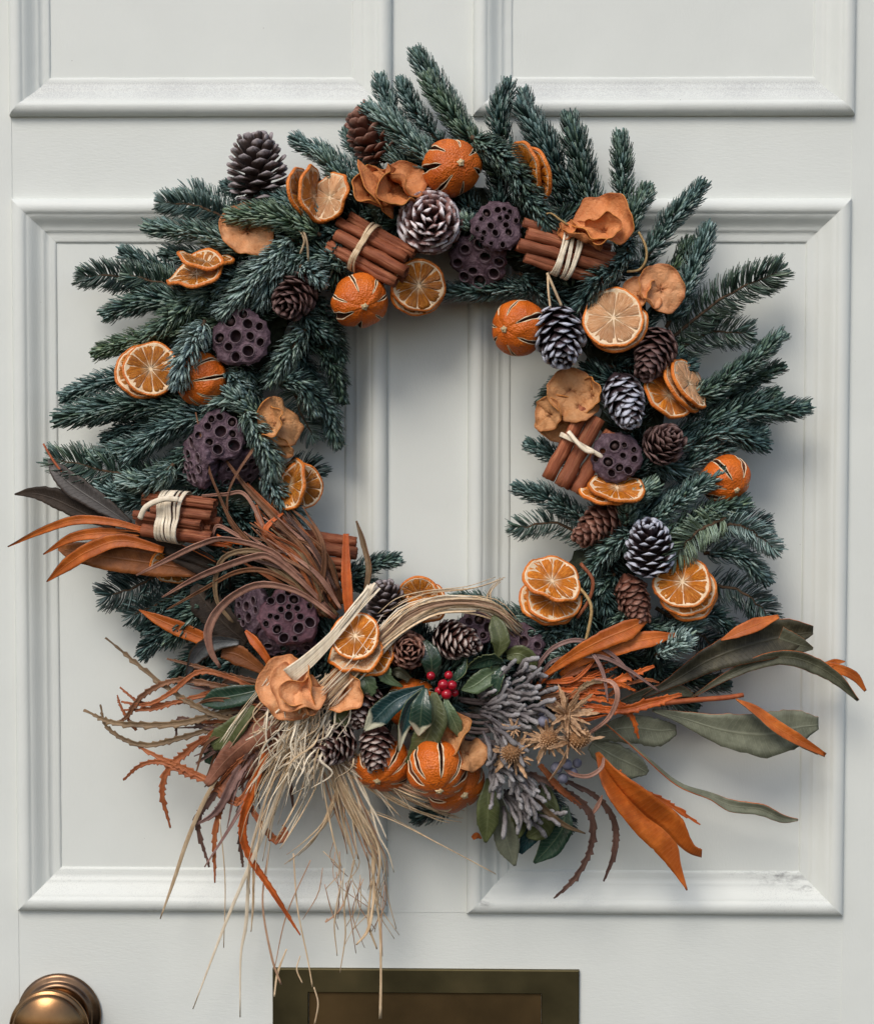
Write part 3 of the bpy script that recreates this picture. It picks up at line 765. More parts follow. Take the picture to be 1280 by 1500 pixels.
 ([(300,600,84),(190,590,88),(96,612,74)], 'thick dark fir finger, farthest left of the rim', dict(tone=.36, L=29, dens=4)),
 ([(280,600,60),(210,620,62),(162,642,56)], 'short dark fir sprig under the thick left finger', dict(tone=.22, L=23)),
 ([(330,600,92),(255,620,98),(190,668,88)], 'fir sprig fanning down left of the middle lotus pod', dict(tone=.42, L=26)),
 ([(290,705,74),(180,695,78),(84,672,64)], 'ragged open fir sprig above the dark brown leaves at left', dict(tone=.36, L=33, comb=True, dens=3.6)),
 ([(255,680,100),(222,705,112),(185,705,108)], 'light fir tuft above the left cinnamon bundle', dict(tone=.54, L=24, olive=.15)),
 ([(250,720,80),(200,730,84),(150,715,76)], 'fir sprig behind the left cinnamon bundle', dict(tone=.42, L=24)),
 ([(370,600,104),(340,580,112),(310,590,108)], 'pale curled fir sprig right of the left round orange', dict(tone=.60, L=24, olive=.2)),
 ([(390,620,96),(360,590,102),(350,560,98)], 'fir tuft under the left lotus pod', dict(tone=.54, L=25, olive=.2)),
 ([(330,540,100),(345,560,108),(355,575,108)], 'fir sprig squeezed right of the left round orange', dict(tone=.5, L=22)),
 # left inner
 ([(430,560,60),(475,590,60),(494,646,52)], 'fir finger hanging into the opening at left', dict(tone=.44, L=22)),
 ([(430,480,56),(480,520,58),(500,580,50)], 'dim fir sprig at the inner left edge of the opening', dict(tone=.30, L=22)),
 ([(450,430,66),(480,470,68),(498,520,60)], 'dark fir sprig under the left round top orange', dict(tone=.26, L=22)),
 ([(450,480,90),(420,520,98),(400,552,92)], 'blue fir spray right of the left lotus pod', dict(tone=.56, L=25)),
 ([(420,430,80),(455,470,86),(480,490,80)], 'fir sprig below the dark inner cone', dict(tone=.40, L=23)),
 ([(400,560,80),(440,560,84),(460,600,78)], 'fir sprig above the curled apple ring at left', dict(tone=.42, L=24)),
 ([(360,600,108),(385,645,118),(400,688,114)], 'pale blue fir spray left of the curled apple ring', dict(tone=.64, L=26, dens=3.8)),
 ([(390,690,96),(410,725,104),(436,757,98)], 'fir spray left of the inner amber slices', dict(tone=.54, L=25)),
 ([(420,680,56),(450,685,58),(468,696,52)], 'dark fir tip behind the inner amber slices', dict(tone=.24, L=24, comb=True)),
 ([(370,730,84),(400,760,90),(425,775,84)], 'fir spray below the inner amber slices', dict(tone=.48, L=24)),
 # lower left
 ([(260,820,60),(210,855,60),(160,872,52)], 'dark open fir sprig below the rust leaves at left', dict(tone=.22, L=31, comb=True, dens=3.6)),
 ([(290,840,58),(240,880,58),(195,900,52)], 'fir sprig second below the rust leaves at left', dict(tone=.26, L=28, comb=True)),
 ([(310,860,64),(260,905,66),(215,952,56)], 'dark fir sprig pointing down left by the single rust leaf', dict(tone=.24, L=25)),
 ([(320,880,72),(285,900,78),(255,935,72)], 'greener fir sprig right of the single rust leaf', dict(tone=.38, L=26)),
 ([(340,920,56),(300,950,56),(264,985,50)], 'lowest dark fir sprig at the left', dict(tone=.26, L=24)),
 ([(380,940,60),(340,970,60),(310,990,54)], 'fir sprig behind the silvery leaf', dict(tone=.30, L=22)),
 ([(500,850,56),(540,828,58),(578,820,52)], 'small lone fir tip beside the upright orange strip', dict(tone=.38, L=19)),
 ([(470,850,56),(510,850,60),(545,858,54)], 'dark fir sprig behind the upright orange strip', dict(tone=.24, L=20)),
 ([(680,1150,56),(650,1180,56),(615,1195,50)], 'dark fir sprig under the lowest oranges', dict(tone=.24, L=22)),
 ([(790,1150,56),(810,1180,56),(830,1210,50)], 'dark fir sprig among the bottom green leaves', dict(tone=.22, L=22)),
]
SP2 = []
for pts, lab, kw in SP:
    sprig(pts, lab, **kw)
for bx, by, ex, ey in ((590,985,560,915),(630,990,610,915),(660,985,690,905),(700,985,735,915),(740,985,770,925),(600,1000,650,930),(690,1000,650,935)):
    SP2.append([(bx, by, 64), ((bx + ex) / 2, (by + ey) / 2, 78), (ex, ey, 66)])
for p in SP2:
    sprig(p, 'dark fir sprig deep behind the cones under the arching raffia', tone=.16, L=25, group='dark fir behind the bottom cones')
# dim sprigs packed between everything
CO = []
for pts, lab, kw in SP:
    b0, e0 = np.array(pts[0], float), np.array(pts[-1], float)
    L0 = np.hypot(*(e0 - b0)[:2])
    if L0 < 90 or b0[2] > 95 or b0[0] > 470: continue
    for sg in (rng.choice([-1, 1]),):
        a = sg * rng.uniform(.20, .36)
        v = (e0 - b0)[:2] * rng.uniform(.68, .86)
        v = np.array([v[0] * math.cos(a) - v[1] * math.sin(a), v[0] * math.sin(a) + v[1] * math.cos(a)])
        z = max(38, b0[2] - rng.uniform(8, 20))
        m_ = b0[:2] + v * .5 + np.array([-v[1], v[0]]) * sg * .06
        sprig([(b0[0], b0[1], z), (m_[0], m_[1], z + 4), (b0[0] + v[0], b0[1] + v[1], z - 4)],
              'shorter fir sprig tucked behind the long sprigs of the rim', tone=kw.get('tone', .34) - .03 + rng.normal(0, .07), olive=kw.get('olive', 0) * .7, L=24, dens=2.7, comb=rng.random() < .3,
              group='shorter fir sprigs tucked behind the rim')
for k in range(84):
    th = (k + rng.random() * 0.8) / 84 * 2 * math.pi
    inner = k % 3 == 0
    c0 = np.array([628 + 300 * math.cos(th), 655 - 345 * math.sin(th)])
    out = np.array([math.cos(th), -math.sin(th)]); tan = np.array([-out[1], out[0]]) * (1 if rng.random() < .5 else -1)
    L0 = 60 if inner else 95
    dr = out * (-0.55 if inner else 0.8) + tan * rng.uniform(0.3, 1.0)
    dr /= np.linalg.norm(dr)
    b = c0 - dr * 20; e = c0 + dr * L0 * rng.uniform(.8, 1.1)
    z = rng.uniform(66, 88)
    sprig([(b[0], b[1], z), ((b[0] + e[0]) / 2, (b[1] + e[1]) / 2, z + 14), (e[0], e[1], z + 4)],
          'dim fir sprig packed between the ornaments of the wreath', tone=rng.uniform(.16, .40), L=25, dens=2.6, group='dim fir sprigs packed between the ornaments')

# ------------------------------------------------------------------ pine cones
def scale_mesh(name, mat_, wide=0.44, thick=1.0):
    xs = [0, .32, .64, .86, .96, 1.0]; hw = [.12, .24, wide * .94, wide * 1.04, wide * .74, wide * .34]
    top = [.03, .05, .09, .13, .10, .04]; bot = [-.03, -.04, -.06, -.08, -.06, -.01]
    v = []
    for x, h, t, b in zip(xs, hw, top, bot):
        z = .16 * x * x
        v += [(x, -h, z - .02 * (x > .5)), (x, 0, z + t * thick), (x, h, z - .02 * (x > .5)), (x, 0, z + b * thick)]
    v += [(.93, 0, .16 * .9 + .20 * thick)]
    f = [grid_faces(6, 4, True), np.array([[20, 21, 22, 23]])]
    me = fast_mesh(name, np.array(v), f)
    me.materials.append(mat_)
    return me
SM = {}
GA = math.pi * (3 - 5 ** .5)
def cone(px, py, d, axis, length, rad, n, mat_, e0, e1, label, wide=.44, roll=0, size=1.0):
    """e0/e1: scale elevation from radial toward the tip, at the base and at the tip (deg)"""
    s = sc(d)
    root = thing('pine_cone', label, 'pine cone', 'pine cones wired to the wreath', U([(px, py, d)])[0], frame(axis, roll))
    key = (mat_, wide)
    if key not in SM:
        SM[key] = [scale_mesh('cone_scale', M[mat_], wide * q, 1 + .3 * (q - 1)) for q in (1.0, .9)]
    tt = np.linspace(0, 1, 12)
    prof = lambda t: np.interp(t, [0, .12, .3, .55, .8, .93, 1], [.66, .92, 1, .93, .72, .48, .24])
    v, f = tube(np.stack([0 * tt, 0 * tt, (tt - .5) * length * .86 * s], 1) + 1e-9, prof(tt) * rad * .40 * s, 10)
    link('core', fast_mesh('core', v, f), M['cone_core'], root)
    for i in range(n):
        t = (i + .5) / n
        tz = t ** .92
        e = math.radians(e0 + (e1 - e0) * t ** 1.3 + rng.normal(0, 3))
        th = i * GA + rng.normal(0, .05)
        R_ = prof(tz) * rad
        rc = R_ * .24
        Ls = min((R_ - rc) / max(math.cos(e), .42), rad * .92) * rng.uniform(.92, 1.06)
        Ls = max(Ls, rad * .24)
        z0 = (tz - .5) * length * .84 - math.sin(e) * Ls * .35
        o = np.array([math.cos(th), math.sin(th), 0]); zz = np.array([0, 0, 1.0])
        x = o * math.cos(e) + zz * math.sin(e)
        z = -o * math.sin(e) + zz * math.cos(e)
        y = np.cross(z, x)
        wd = rad * .78 * (0.55 + .45 * prof(tz)) * size * (1 - .25 * t)
        link('cone_scale', SM[key][i % 2], None, root, (o * rc + zz * z0) * s, np.stack([x, y, z], 1), (Ls * s, wd * s, rad * .62 * s))
    return root

cone(377,251,92,(-.05,1,.30),96,48,72,'cone_grey',-8,66,'grey-brown open pine cone standing upright at the upper left rim',.40)
cone(551,202,84,(-.55,.8,.15),86,42,72,'cone_red',12,70,'red-brown pine cone half covered by fir at the top',.42)
cone(628,326,118,(.05,.12,1),58,50,84,'cone_frost',8,72,'white edged open pine cone facing forward beside the left cinnamon bundle',.56, 0, .84)
cone(432,432,104,(-.25,-.55,.8),74,36,66,'cone_dark',22,72,'dark pine cone under a fir tuft left of the top round oranges',.44)
cone(817,487,122,(.1,-.75,.55),92,44,76,'cone_blue',30,72,'blue-white frosted pine cone beside the large pale orange slice',.42)
cone(959,514,116,(-.35,-.75,.55),88,36,72,'cone_dark',34,74,'dark brown pine cone below the heart shaped apple',.46)
cone(913,582,126,(.2,-.75,.5),88,38,76,'cone_blue',42,76,'frosted pine cone above the grey lotus pod at right',.48)
cone(970,653,118,(.35,.45,.85),66,34,64,'cone_dark',34,76,'brown closed pine cone right of the grey lotus pod',.50)
cone(879,765,110,(-.75,-.6,.3),80,33,70,'cone_red',38,74,'red-brown pine cone under the two small slices at right',.48)
cone(952,806,126,(-.1,.85,.45),86,39,74,'cone_blue',4,64,'dark pine cone with white scale rims beside the pale fir frond',.42)
cone(926,874,112,(.3,-.85,.35),76,31,70,'cone_red',42,74,'smooth purple-brown pine cone left of the lower right slices',.50)
cone(566,884,116,(-.15,.9,.35),56,33,54,'cone_grey',6,66,'slate grey pine cone peeping over the raffia',.42)
cone(597,953,132,(.15,.2,1),50,31,58,'cone_red',28,76,'small brown pine cone facing forward right of the bottom slices',.50)
cone(664,937,126,(.75,-.1,.6),74,33,66,'cone_tipped',32,74,'grey tipped pine cone left of the small lotus pod under raffia',.46)
cone(536,1030,134,(-.3,-.8,.5),62,30,60,'cone_tipped',30,72,'grey tipped pine cone under the little holly leaf',.48)
cone(492,1086,128,(-.5,-.3,.75),66,38,66,'cone_tipped',32,74,'dark pine cone right beside the raffia tassel',.46)
cone(552,1091,140,(.02,-.85,.45),66,31,60,'cone_tipped',36,72,'light tipped pine cone resting on the lowest left orange',.50)

# ------------------------------------------------------------------ dried orange slices
def deform(alpha=0, k=0.0, wob=0.0, ph=0.0, k2=0.0, cup=0.0):
    ca, sa = math.cos(alpha), math.sin(alpha)
    def f(p):
        x, y, z = p[..., 0], p[..., 1], p[..., 2]
        r2 = x * x + y * y
        z = z + wob * .9 * r2 * np.sin(7 * np.arctan2(y, x) + 3 * ph + 2) * (1 if wob < .07 else .6)
        z = z + wob * r2 * np.sin(3 * np.arctan2(y, x) + ph) + wob * .5 * r2 * np.sin(5 * np.arctan2(y, x) + 2 * ph) + cup * r2
        s_ = x * ca + y * sa; q = -x * sa + y * ca
        if k2: z = z + k2 * q * q
        if abs(k) > 1e-4:
            # bend about the q axis; offsets ride along the bent normal
            a = k * s_
            s2 = np.sin(a) / k - z * np.sin(a); z2 = (1 - np.cos(a)) / k + z * np.cos(a)
        else:
            s2, z2 = s_, z
        return np.stack([s2 * ca - q * sa, s2 * sa + q * ca, z2], -1)
    return f

def orange_slice(px, py, d, normal, R_, label, roll=0.0, fl='flesh', df=None, th=4.6, nseg=10, group='dried orange slices'):
    s = sc(d) * R_
    root = thing('orange_slice', label, 'orange slice', group, U([(px, py, d)])[0], frame(normal, roll))
    df = df or deform(rng.random() * 6, rng.uniform(-.35, .35), .06, rng.random() * 6)
    h = th / R_
    ph = rng.random() * 6
    n = 56
    a = np.linspace(0, 2 * math.pi, n, endpoint=False)
    wv = 1 + .032 * np.sin(2 * a + ph) + .022 * np.sin(3 * a + 2 * ph) + .014 * np.sin(7 * a + 2 * ph) + rng.normal(0, .006, n)
    sect = np.array([(.915, .50), (.955, .62), (.985, .48), (1.0, .1), (.995, -.3), (.965, -.6), (.915, -.5)])
    P = np.stack([sect[:, 0][:, None] * wv * np.cos(a), sect[:, 0][:, None] * wv * np.sin(a), sect[:, 1][:, None] * h + 0 * a], -1)
    v = df(P).reshape(-1, 3) * s
    me = fast_mesh('rind', v, grid_faces(len(sect), n, True, flip=True))
    link('rind', me, M['rind'], root)
    # pith: rim band and the membranes between the segments
    sect = np.array([(.0, .38), (.10, .40), (.4, .36), (.86, .40), (.89, .56), (.93, .54), (.93, -.54), (.89, -.56), (.86, -.40), (.4, -.36), (.10, -.40), (0, -.38)])
    P = np.stack([sect[:, 0][:, None] * wv * np.cos(a), sect[:, 0][:, None] * wv * np.sin(a), sect[:, 1][:, None] * h + 0 * a], -1)
    link('pith', fast_mesh('pith', df(P).reshape(-1, 3) * s, grid_faces(len(sect), n, True, flip=True)), M['pith'], root)
    nseg = int(rng.integers(8, 12)); edges = np.cumsum(rng.uniform(.65, 1.35, nseg)); edges = edges / edges[-1] * 2 * math.pi + ph
    prev = edges[-1] - 2 * math.pi
    for e in edges:
        g0, g1 = prev + .02, e - .02
        rr_ = np.linspace(0, 1, 7)[:, None]; aa = np.linspace(0, 1, 7)[None, :]
        r = .07 + (.885 - .07 - .03 * (2 * aa - 1) ** 4) * rr_
        mid = (g0 + g1) / 2
        shrink = np.clip(rr_ * 5, .2, 1) * (1 - .10 * rr_ ** 8)
        th_ = mid + (aa - .5) * (g1 - g0) * shrink
        hz = (.50 + .16 * np.sin(np.pi * rr_) * np.sin(np.pi * aa) - .10 * (rr_ > .9) + rng.normal(0, .09, (7, 7))) * h
        top = np.stack([r * np.cos(th_), r * np.sin(th_), hz], -1); bot = np.stack([r * np.cos(th_), r * np.sin(th_), -hz], -1)
        v = np.concatenate([df(top).reshape(-1, 3), df(bot).reshape(-1, 3)]) * s
        f = [grid_faces(7, 7, flip=False), grid_faces(7, 7, off=49, flip=True)]
        b = np.concatenate([np.arange(7), 6 + 7 * np.arange(1, 7), 48 - np.arange(1, 7), 42 - 7 * np.arange(1, 6)])
        b2 = np.roll(b, -1)
        f.append(np.stack([b2, b, b + 49, b2 + 49], 1))
        uv = np.stack([r + 0 * th_, th_ + 0 * r, 0 * r * th_ + rng.random()], -1).reshape(-1, 3)
        link('segment', fast_mesh('segment', v, np.concatenate(f), True, None, {'luv': np.concatenate([uv, uv])}), M[fl], root)
        prev = e
    return root

os_ = orange_slice
os_(898,466,132,(-.12,.30,.95),46,'large pale orange slice facing forward right of the frosted cone',0,'flesh_pale',deform(.5,.12,.02,1))
os_(904,477,121,(-.10,.36,.92),44,'orange slice tucked right behind the large pale slice',.4,'flesh_pale',deform(.5,.12,.02,2))
os_(221,541,112,(.18,.25,.95),41,'amber orange slice facing forward at the left rim, front of two',0,'flesh_amber',deform(.4,.2,.03,1))
os_(212,546,100,(.30,.22,.9),43,'orange slice behind the front amber slice at the left rim',.3,'flesh_amber',deform(.4,.25,.03,2))
os_(441,287,104,(.95,.20,.30),43,'thin edge-on orange slice at far left of the butterfly slice',0,'flesh_amber',deform(1.5,.3,.03,1))
os_(458,288,112,(.93,.18,.36),44,'edge-on orange slice leaning against the butterfly slice',.3,'flesh_amber',deform(1.5,.4,.03,2))
os_(484,290,114,(-.55,.35,.75),40,'half open butterfly shaped orange slice right of the grey cone',.2,'flesh_pale',deform(.2,.5,.05,3))
os_(302,384,112,(.10,.93,.28),44,'flat edge-on orange slice on top of the folded pair at left',.1,'flesh_amber',deform(0,.45,.03,1))
os_(289,403,116,(-.36,.72,.58),47,'scooped orange slice, lower of the folded pair at left',.2,'flesh_amber',deform(1.2,.8,.03,2))
os_(613,418,112,(.25,-.22,.92),40,'amber slice hanging below the left cinnamon bundle, front of two',.2,'flesh_amber',deform(.7,.35,.03,1))
os_(612,425,103,(.28,-.30,.90),40,'amber slice hanging below the left cinnamon bundle, rear of two',.6,'flesh_amber',deform(.7,.3,.03,2))
os_(772,247,112,(-.90,-.28,.32),43,'left of the two thin edge-on slices at the top right',.1,'flesh',deform(1.5,.3,.03,1))
os_(787,255,114,(-.86,-.34,.36),42,'right of the two thin edge-on slices at the top right',.4,'flesh',deform(1.5,.3,.03,2))
os_(978,580,116,(.34,.48,.80),40,'orange slice facing up, left of the trio by the dark cone',.1,'flesh',deform(.3,.4,.03,3))
os_(998,567,108,(.72,.42,.52),42,'middle edge-on slice of the trio by the dark cone',.1,'flesh_pale',deform(.6,.2,.02,1))
os_(1008,563,112,(.74,.44,.50),41,'rightmost edge-on slice of the trio by the dark cone',.5,'flesh_pale',deform(.6,.2,.02,2))
os_(903,716,136,(.05,.86,.45),41,'small tilted slice directly under the grey lotus pod, upper of two',0,'flesh',deform(.2,.2,.03,1))
os_(886,721,126,(-.05,.84,.45),38,'small tilted slice under the grey lotus pod, lower of two',.5,'flesh',deform(.2,.2,.03,2))
os_(808,852,128,(.22,.62,.72),43,'bright top slice of the three slice fan inside the opening',.1,'flesh',deform(1.0,.5,.05,1))
os_(811,877,118,(.10,.52,.82),41,'middle slice of the three slice fan inside the opening',.5,'flesh',deform(1.0,.2,.03,2))
os_(803,880,106,(.05,.45,.85),42,'rearmost slice of the three slice fan inside the opening',.9,'flesh',deform(.2,.2,.03,3))
os_(999,853,124,(-.18,.38,.90),42,'front slice with a pale core of the lower right stack',.1,'flesh',deform(.2,.2,.03,1))
os_(1006,865,112,(-.12,.42,.88),42,'middle slice of the lower right stack',.5,'flesh',deform(.2,.2,.03,2))
os_(1009,871,101,(-.10,.42,.88),42,'rear slice of the lower right stack',.9,'flesh',deform(.2,.2,.03,3))
os_(521,932,158,(-.22,.46,.85),38,'bright orange slice lying on the raffia, top of three',.1,'flesh',deform(.2,.15,.02,1))
os_(523,955,146,(-.30,.62,.70),42,'middle curled slice under the bright one on the raffia',.5,'flesh_pale',deform(.6,.5,.06,2))
os_(546,958,132,(-.35,.50,.75),38,'lowest slice half covered by raffia strands',.9,'flesh',deform(.2,.3,.03,3))
os_(615,872,104,(-.10,-.35,.90),32,'pale slice peeping above the arching raffia',.1,'flesh_amber',deform(.2,.3,.04,1))
os_(624,884,110,(-.05,.55,.80),33,'slice lower edge tucked behind the arching raffia',.6,'flesh',deform(.2,.3,.04,2))
os_(426,711,106,(-.72,.30,.60),42,'golden edge-on slice at the inner left edge, front of two',.1,'flesh_amber',deform(.6,.3,.03,1))
os_(441,712,98,(.30,-.05,.93),34,'golden slice at the inner left edge, rear of two',.4,'flesh_amber',deform(.6,.3,.03,2))
os_(255,826,84,(.15,-.45,.85),34,'orange slice mostly hidden under the rust leaves at left',.1,'flesh_amber',deform(.2,.2,.03,1))

# ------------------------------------------------------------------ dried whole oranges with slits
def slit_orange(px, py, d, axis, R_, label, roll=0.0, ns=9, gap=9.0, squash=.92, gaps=None):
    s = sc(d) * R_
    root = thing('dried_orange', label, 'dried orange', 'whole dried oranges with slits', U([(px, py, d)])[0], frame(axis, roll))
    lat = np.radians(np.linspace(-88, 88, 41))
    ns = int(rng.integers(7, 10)); cent = (np.arange(ns) + rng.uniform(-.20, .20, ns)) * 2 * math.pi / ns
    lim = np.radians(rng.uniform(50, 66, ns))
    gw = np.radians(gap) * .72 * rng.uniform(.30, 1.35, ns) if gaps is None else np.radians(gaps)
    lip = math.radians(2.5)
    lump = rng.random(3) * 6
    def rad(th, la, q=1.0):
        r = 1 + .03 * np.sin(2 * th + lump[0]) + .026 * np.sin(3 * th + lump[1] + 2 * la) * np.cos(la) + .016 * np.sin(7 * th + lump[2] + 4 * la) * np.cos(la) + .012 * np.sin(11 * la + 5 * th + lump[0]) * np.cos(la) - .06 * np.abs(np.sin(la)) ** 5
        return r * q
    def P3(th, la, q):
        r = rad(th, la) * q
        return np.stack([r * np.cos(la) * np.cos(th), r * np.cos(la) * np.sin(th), r * np.sin(la) * squash], -1)
    def half(i, la):
        u = np.clip(1 - (la / lim[i]) ** 2, 0, 1)
        w1 = 1 + .14 * np.sin(9 * la + i * 2.1 + lump[0]); return gw[i] * w1 * u ** .8 / np.maximum(np.cos(la), .45), lip * (1 + .3 * np.sin(13 * la + i * 1.7)) * u ** .35 / np.maximum(np.cos(la), .35) * (u > 0)
    parts = []
    for i in range(ns):
        j = (i + 1) % ns
        a0 = cent[i]; a1 = cent[j] + (2 * math.pi if j == 0 else 0)
        g0, l0 = half(i, lat); g1, l1 = half(j, lat)
        lo = a0 + g0 + l0; hi = a1 - g1 - l1
        fr = np.array([0, .05, .15, .32, .5, .68, .85, .95, 1])
        th = lo[:, None] + (hi - lo)[:, None] * fr[None]
        bul = 1 + .018 * np.sin(np.pi * fr) ** .7 - .018
        parts.append((P3(th, lat[:, None] + 0 * th, bul[None] + 0 * th).reshape(-1, 3), grid_faces(len(lat), 9, flip=False)))
    v, f = join(parts)
    pl = link('peel', fast_mesh('peel', v * s, f), M['peel'], root)
    for i in range(ns):
        la = np.linspace(-lim[i] * .999, lim[i] * .999, 25)
        g, l = half(i, la)
        cols = [(-1, 1, .972), (-1, .5, .990), (-1, .0, .965), (-1, -.15, .80), (0, 0, .62), (1, -.15, .80), (1, 0, .965), (1, .5, .990), (1, 1, .972)]
        th = np.stack([cent[i] + sg * (np.maximum(g + l * k_, 0.002)) if sg else cent[i] + 0 * g for sg, k_, q in cols], 1)
        q = np.array([c_[2] for c_ in cols])[None] + 0 * th
        P = P3(th, la[:, None] + 0 * th, q)
        fq = grid_faces(25, 9)
        ci = np.arange(len(fq)) % 8
        mi = np.where((ci <= 1) | (ci >= 6), 0, 1)
        link('slit', fast_mesh('slit', P.reshape(-1, 3) * s, fq, True, mi), [M['pith'], M['orange_inside']], pl)
    # calyx: a knobbly little star
    n = 15
    a = np.linspace(0, 2 * math.pi, n, endpoint=False)
    pr = [(.115, -.02), (.125, .015), (.09, .045), (.05, .04), (.04, .065), (.0, .07)]
    v, fq = lathe(np.array(pr), n, lambda a: .22 * np.cos(5 * a) + .1 * np.sin(3 * a))
    v[:, 2] += .95 * squash - .005
    link('calyx', fast_mesh('calyx', v * s, fq), M['calyx'], root)
    return root
so_ = slit_orange
so_(661,246,122,(.36,.05,.92),43,'round slit orange at the very top of the wreath',.5,9,9)
so_(527,441,118,(.25,-.30,.90),41,'round slit orange left, just inside the top of the opening',.2,9,8)
so_(759,480,112,(-.60,-.12,.78),41,'slit orange left behind the blue-white frosted cone',.3,9,9)
so_(295,556,104,(-.62,-.15,.75),40,'slit orange at the left under the pale blue fir spray',.1,10,4)
so_(1061,703,98,(.42,-.45,.78),37,'slit orange at the right edge of the wreath',.4,9,7)
so_(640,1127,152,(.10,-.66,.75),46,'brightest slit orange, lowest front of the bottom group',.18,9,8)
so_(562,1120,118,(-.20,-.50,.80),42,'shaded slit orange under the light tipped cone',.3,9,5)
so_(664,1146,116,(.40,-.30,.80),45,'dark slit orange half hidden behind the lowest front one',.7,9,4)
so_(603,1030,112,(.1,.5,.80),38,'slit orange mostly covered by holly leaves',.3,9,5)

# ------------------------------------------------------------------ lotus pods
def lotus_pod(px, py, d, axis, R_, label, holes, hr, roll=0.0, m='lotus', depth=.34, wob=.05, dome=.12, seed=0):
    s = sc(d) * R_
    rg = np.random.default_rng(seed + 100)
    root = thing('lotus_pod', label, 'lotus pod', 'dried lotus pods', U([(px, py, d)])[0], frame(axis, roll))
    # hole centres: relaxed points in the disc
    H = []
    hrs = []
    for k_ in range(4000):
        h_ = hr * 1.12 * rg.uniform(.62, 1.25)
        q = rg.uniform(-1, 1, 2)
        if np.hypot(*q) > .96 - h_ * 1.1: continue
        if all(np.hypot(*(q - p)) > (h_ + g_) * 1.10 for p, g_ in zip(H, hrs)):
            H.append(q); hrs.append(h_)
        if len(H) >= holes: break
    H = np.array(H); hrs = np.array(hrs)
    ph = rg.random(3) * 6
    nr, na = 46, 110
    r = np.linspace(0.004, 1, nr) ** .85; a = np.linspace(0, 2 * math.pi, na, endpoint=False)
    rim = 1 + wob * np.sin(3 * a + ph[0]) + wob * .7 * np.sin(5 * a + ph[1]) + wob * .4 * np.sin(11 * a + ph[2])
    x = (r[:, None] * rim) * np.cos(a); y = (r[:, None] * rim) * np.sin(a)
    z = dome * (1 - r[:, None] ** 2) + .02 * np.sin(6 * x + ph[0]) + .02 * np.sin(7 * y + ph[1]) - .09 * np.clip(r[:, None] - .93, 0, 1) / .07
    for p, g_ in zip(H, hrs):
        dd = np.hypot(x - p[0], y - p[1]) / g_
        pit = np.clip((1.08 - dd) / .22, 0, 1); pit = pit * pit * (3 - 2 * pit)
        z = z - pit * (depth + .06) + .045 * np.exp(-((dd - 1.18) / .16) ** 2)
    prof = np.array([(1.0, -.10), (.985, -.2), (.9, -.38), (.72, -.62), (.48, -.85), (.24, -1.0), (.12, -1.1), (.09, -1.5)])
    wr = 1 + .04 * np.sin(17 * a)
    P1 = np.stack([x, y, z], -1)
    P2 = np.stack([prof[:, 0][:, None] * rim * wr * np.cos(a), prof[:, 0][:, None] * rim * wr * np.sin(a), prof[:, 1][:, None] + 0 * a], -1)
    P = np.concatenate([P1, P2])
    link('pod', fast_mesh('pod', P.reshape(-1, 3) * s, grid_faces(nr + len(prof), na, True, flip=True)), M[m], root)
    for p, g_ in zip(H, hrs):
        zc = dome * (1 - p @ p)
        v, f = lathe(np.array([(g_ * 1.13, .02), (g_ * 1.07, .055), (g_ * .97, .05), (g_ * .90, .0), (g_ * .86, -depth * .6), (g_ * .6, -depth * .98), (0.001, -depth)]), 16,
                     lambda q: .06 * np.sin(2 * q + p[0] * 9))
        v = v + np.array([p[0], p[1], zc])
        fq = grid_faces(7, 16, True)
        cup = link('seed_cup', fast_mesh('seed_cup', v * s, fq, True, np.where(np.arange(len(fq)) < 48, 1, 0)), [M['lotus_cup'], M['lotus_rim']], root)
        if rg.random() < .35:
            t_ = np.linspace(-1.5, 1.5, 8)
            v, fq = lathe(np.stack([np.cos(t_) * g_ * .62, np.sin(t_) * g_ * .62 - depth * .55], 1), 12)
            link('seed', fast_mesh('seed', (v + np.array([p[0], p[1], zc])) * s, fq), [M['lotus_seed']], cup)
    return root
lp_ = lotus_pod
lp_(729,330,128,(.12,.16,.97),37,'upper of the two purple lotus pods left of the right cinnamon bundle',17,.125,.3,'lotus',seed=1)
lp_(701,384,98,(-.22,-.50,.84),42,'lower of the two purple lotus pods left of the right cinnamon bundle',9,.21,.9,'lotus',seed=2,wob=.08)
lp_(352,494,124,(-.10,.10,.98),43,'large purple lotus pod at the left above the round orange',11,.20,.1,'lotus',seed=3,wob=.04)
lp_(321,639,122,(.22,.18,.95),38,'purple lotus pod in the middle of the left side, facing right',10,.19,.4,'lotus',seed=4)
lp_(283,676,108,(-.80,-.12,.58),40,'purple lotus pod turned sideways left of its neighbour on the left side',11,.17,.6,'lotus',seed=5)
lp_(352,692,88,(.45,-.60,.60),34,'shadowed lotus pod under the middle left pod',8,.2,.2,'lotus',seed=6)
lp_(425,902,140,(.12,.22,.95),44,'reddish purple lotus pod with many holes in the lower left bunch',19,.13,.5,'lotus_warm',seed=7,wob=.05)
lp_(364,892,112,(-.70,.05,.70),35,'dark lotus pod turned aside left of the many holed pod',8,.19,.2,'lotus',seed=8)
lp_(418,948,112,(-.05,-.55,.80),44,'shadowed lotus pod below the many holed pod',12,.16,.7,'lotus',seed=9)
lp_(902,669,132,(-.12,.12,.98),37,'grey-purple round lotus pod at the right by the three cinnamon sticks',11,.165,.2,'lotus',seed=10,wob=.03)
lp_(697,920,112,(.25,.15,.92),27,'small lotus pod under the arching raffia',6,.27,.2,'lotus',seed=11)
lp_(769,942,116,(.15,.30,.92),28,'small blackish lotus pod with big holes right of the holly',6,.28,.6,'lotus',seed=12,wob=.08)

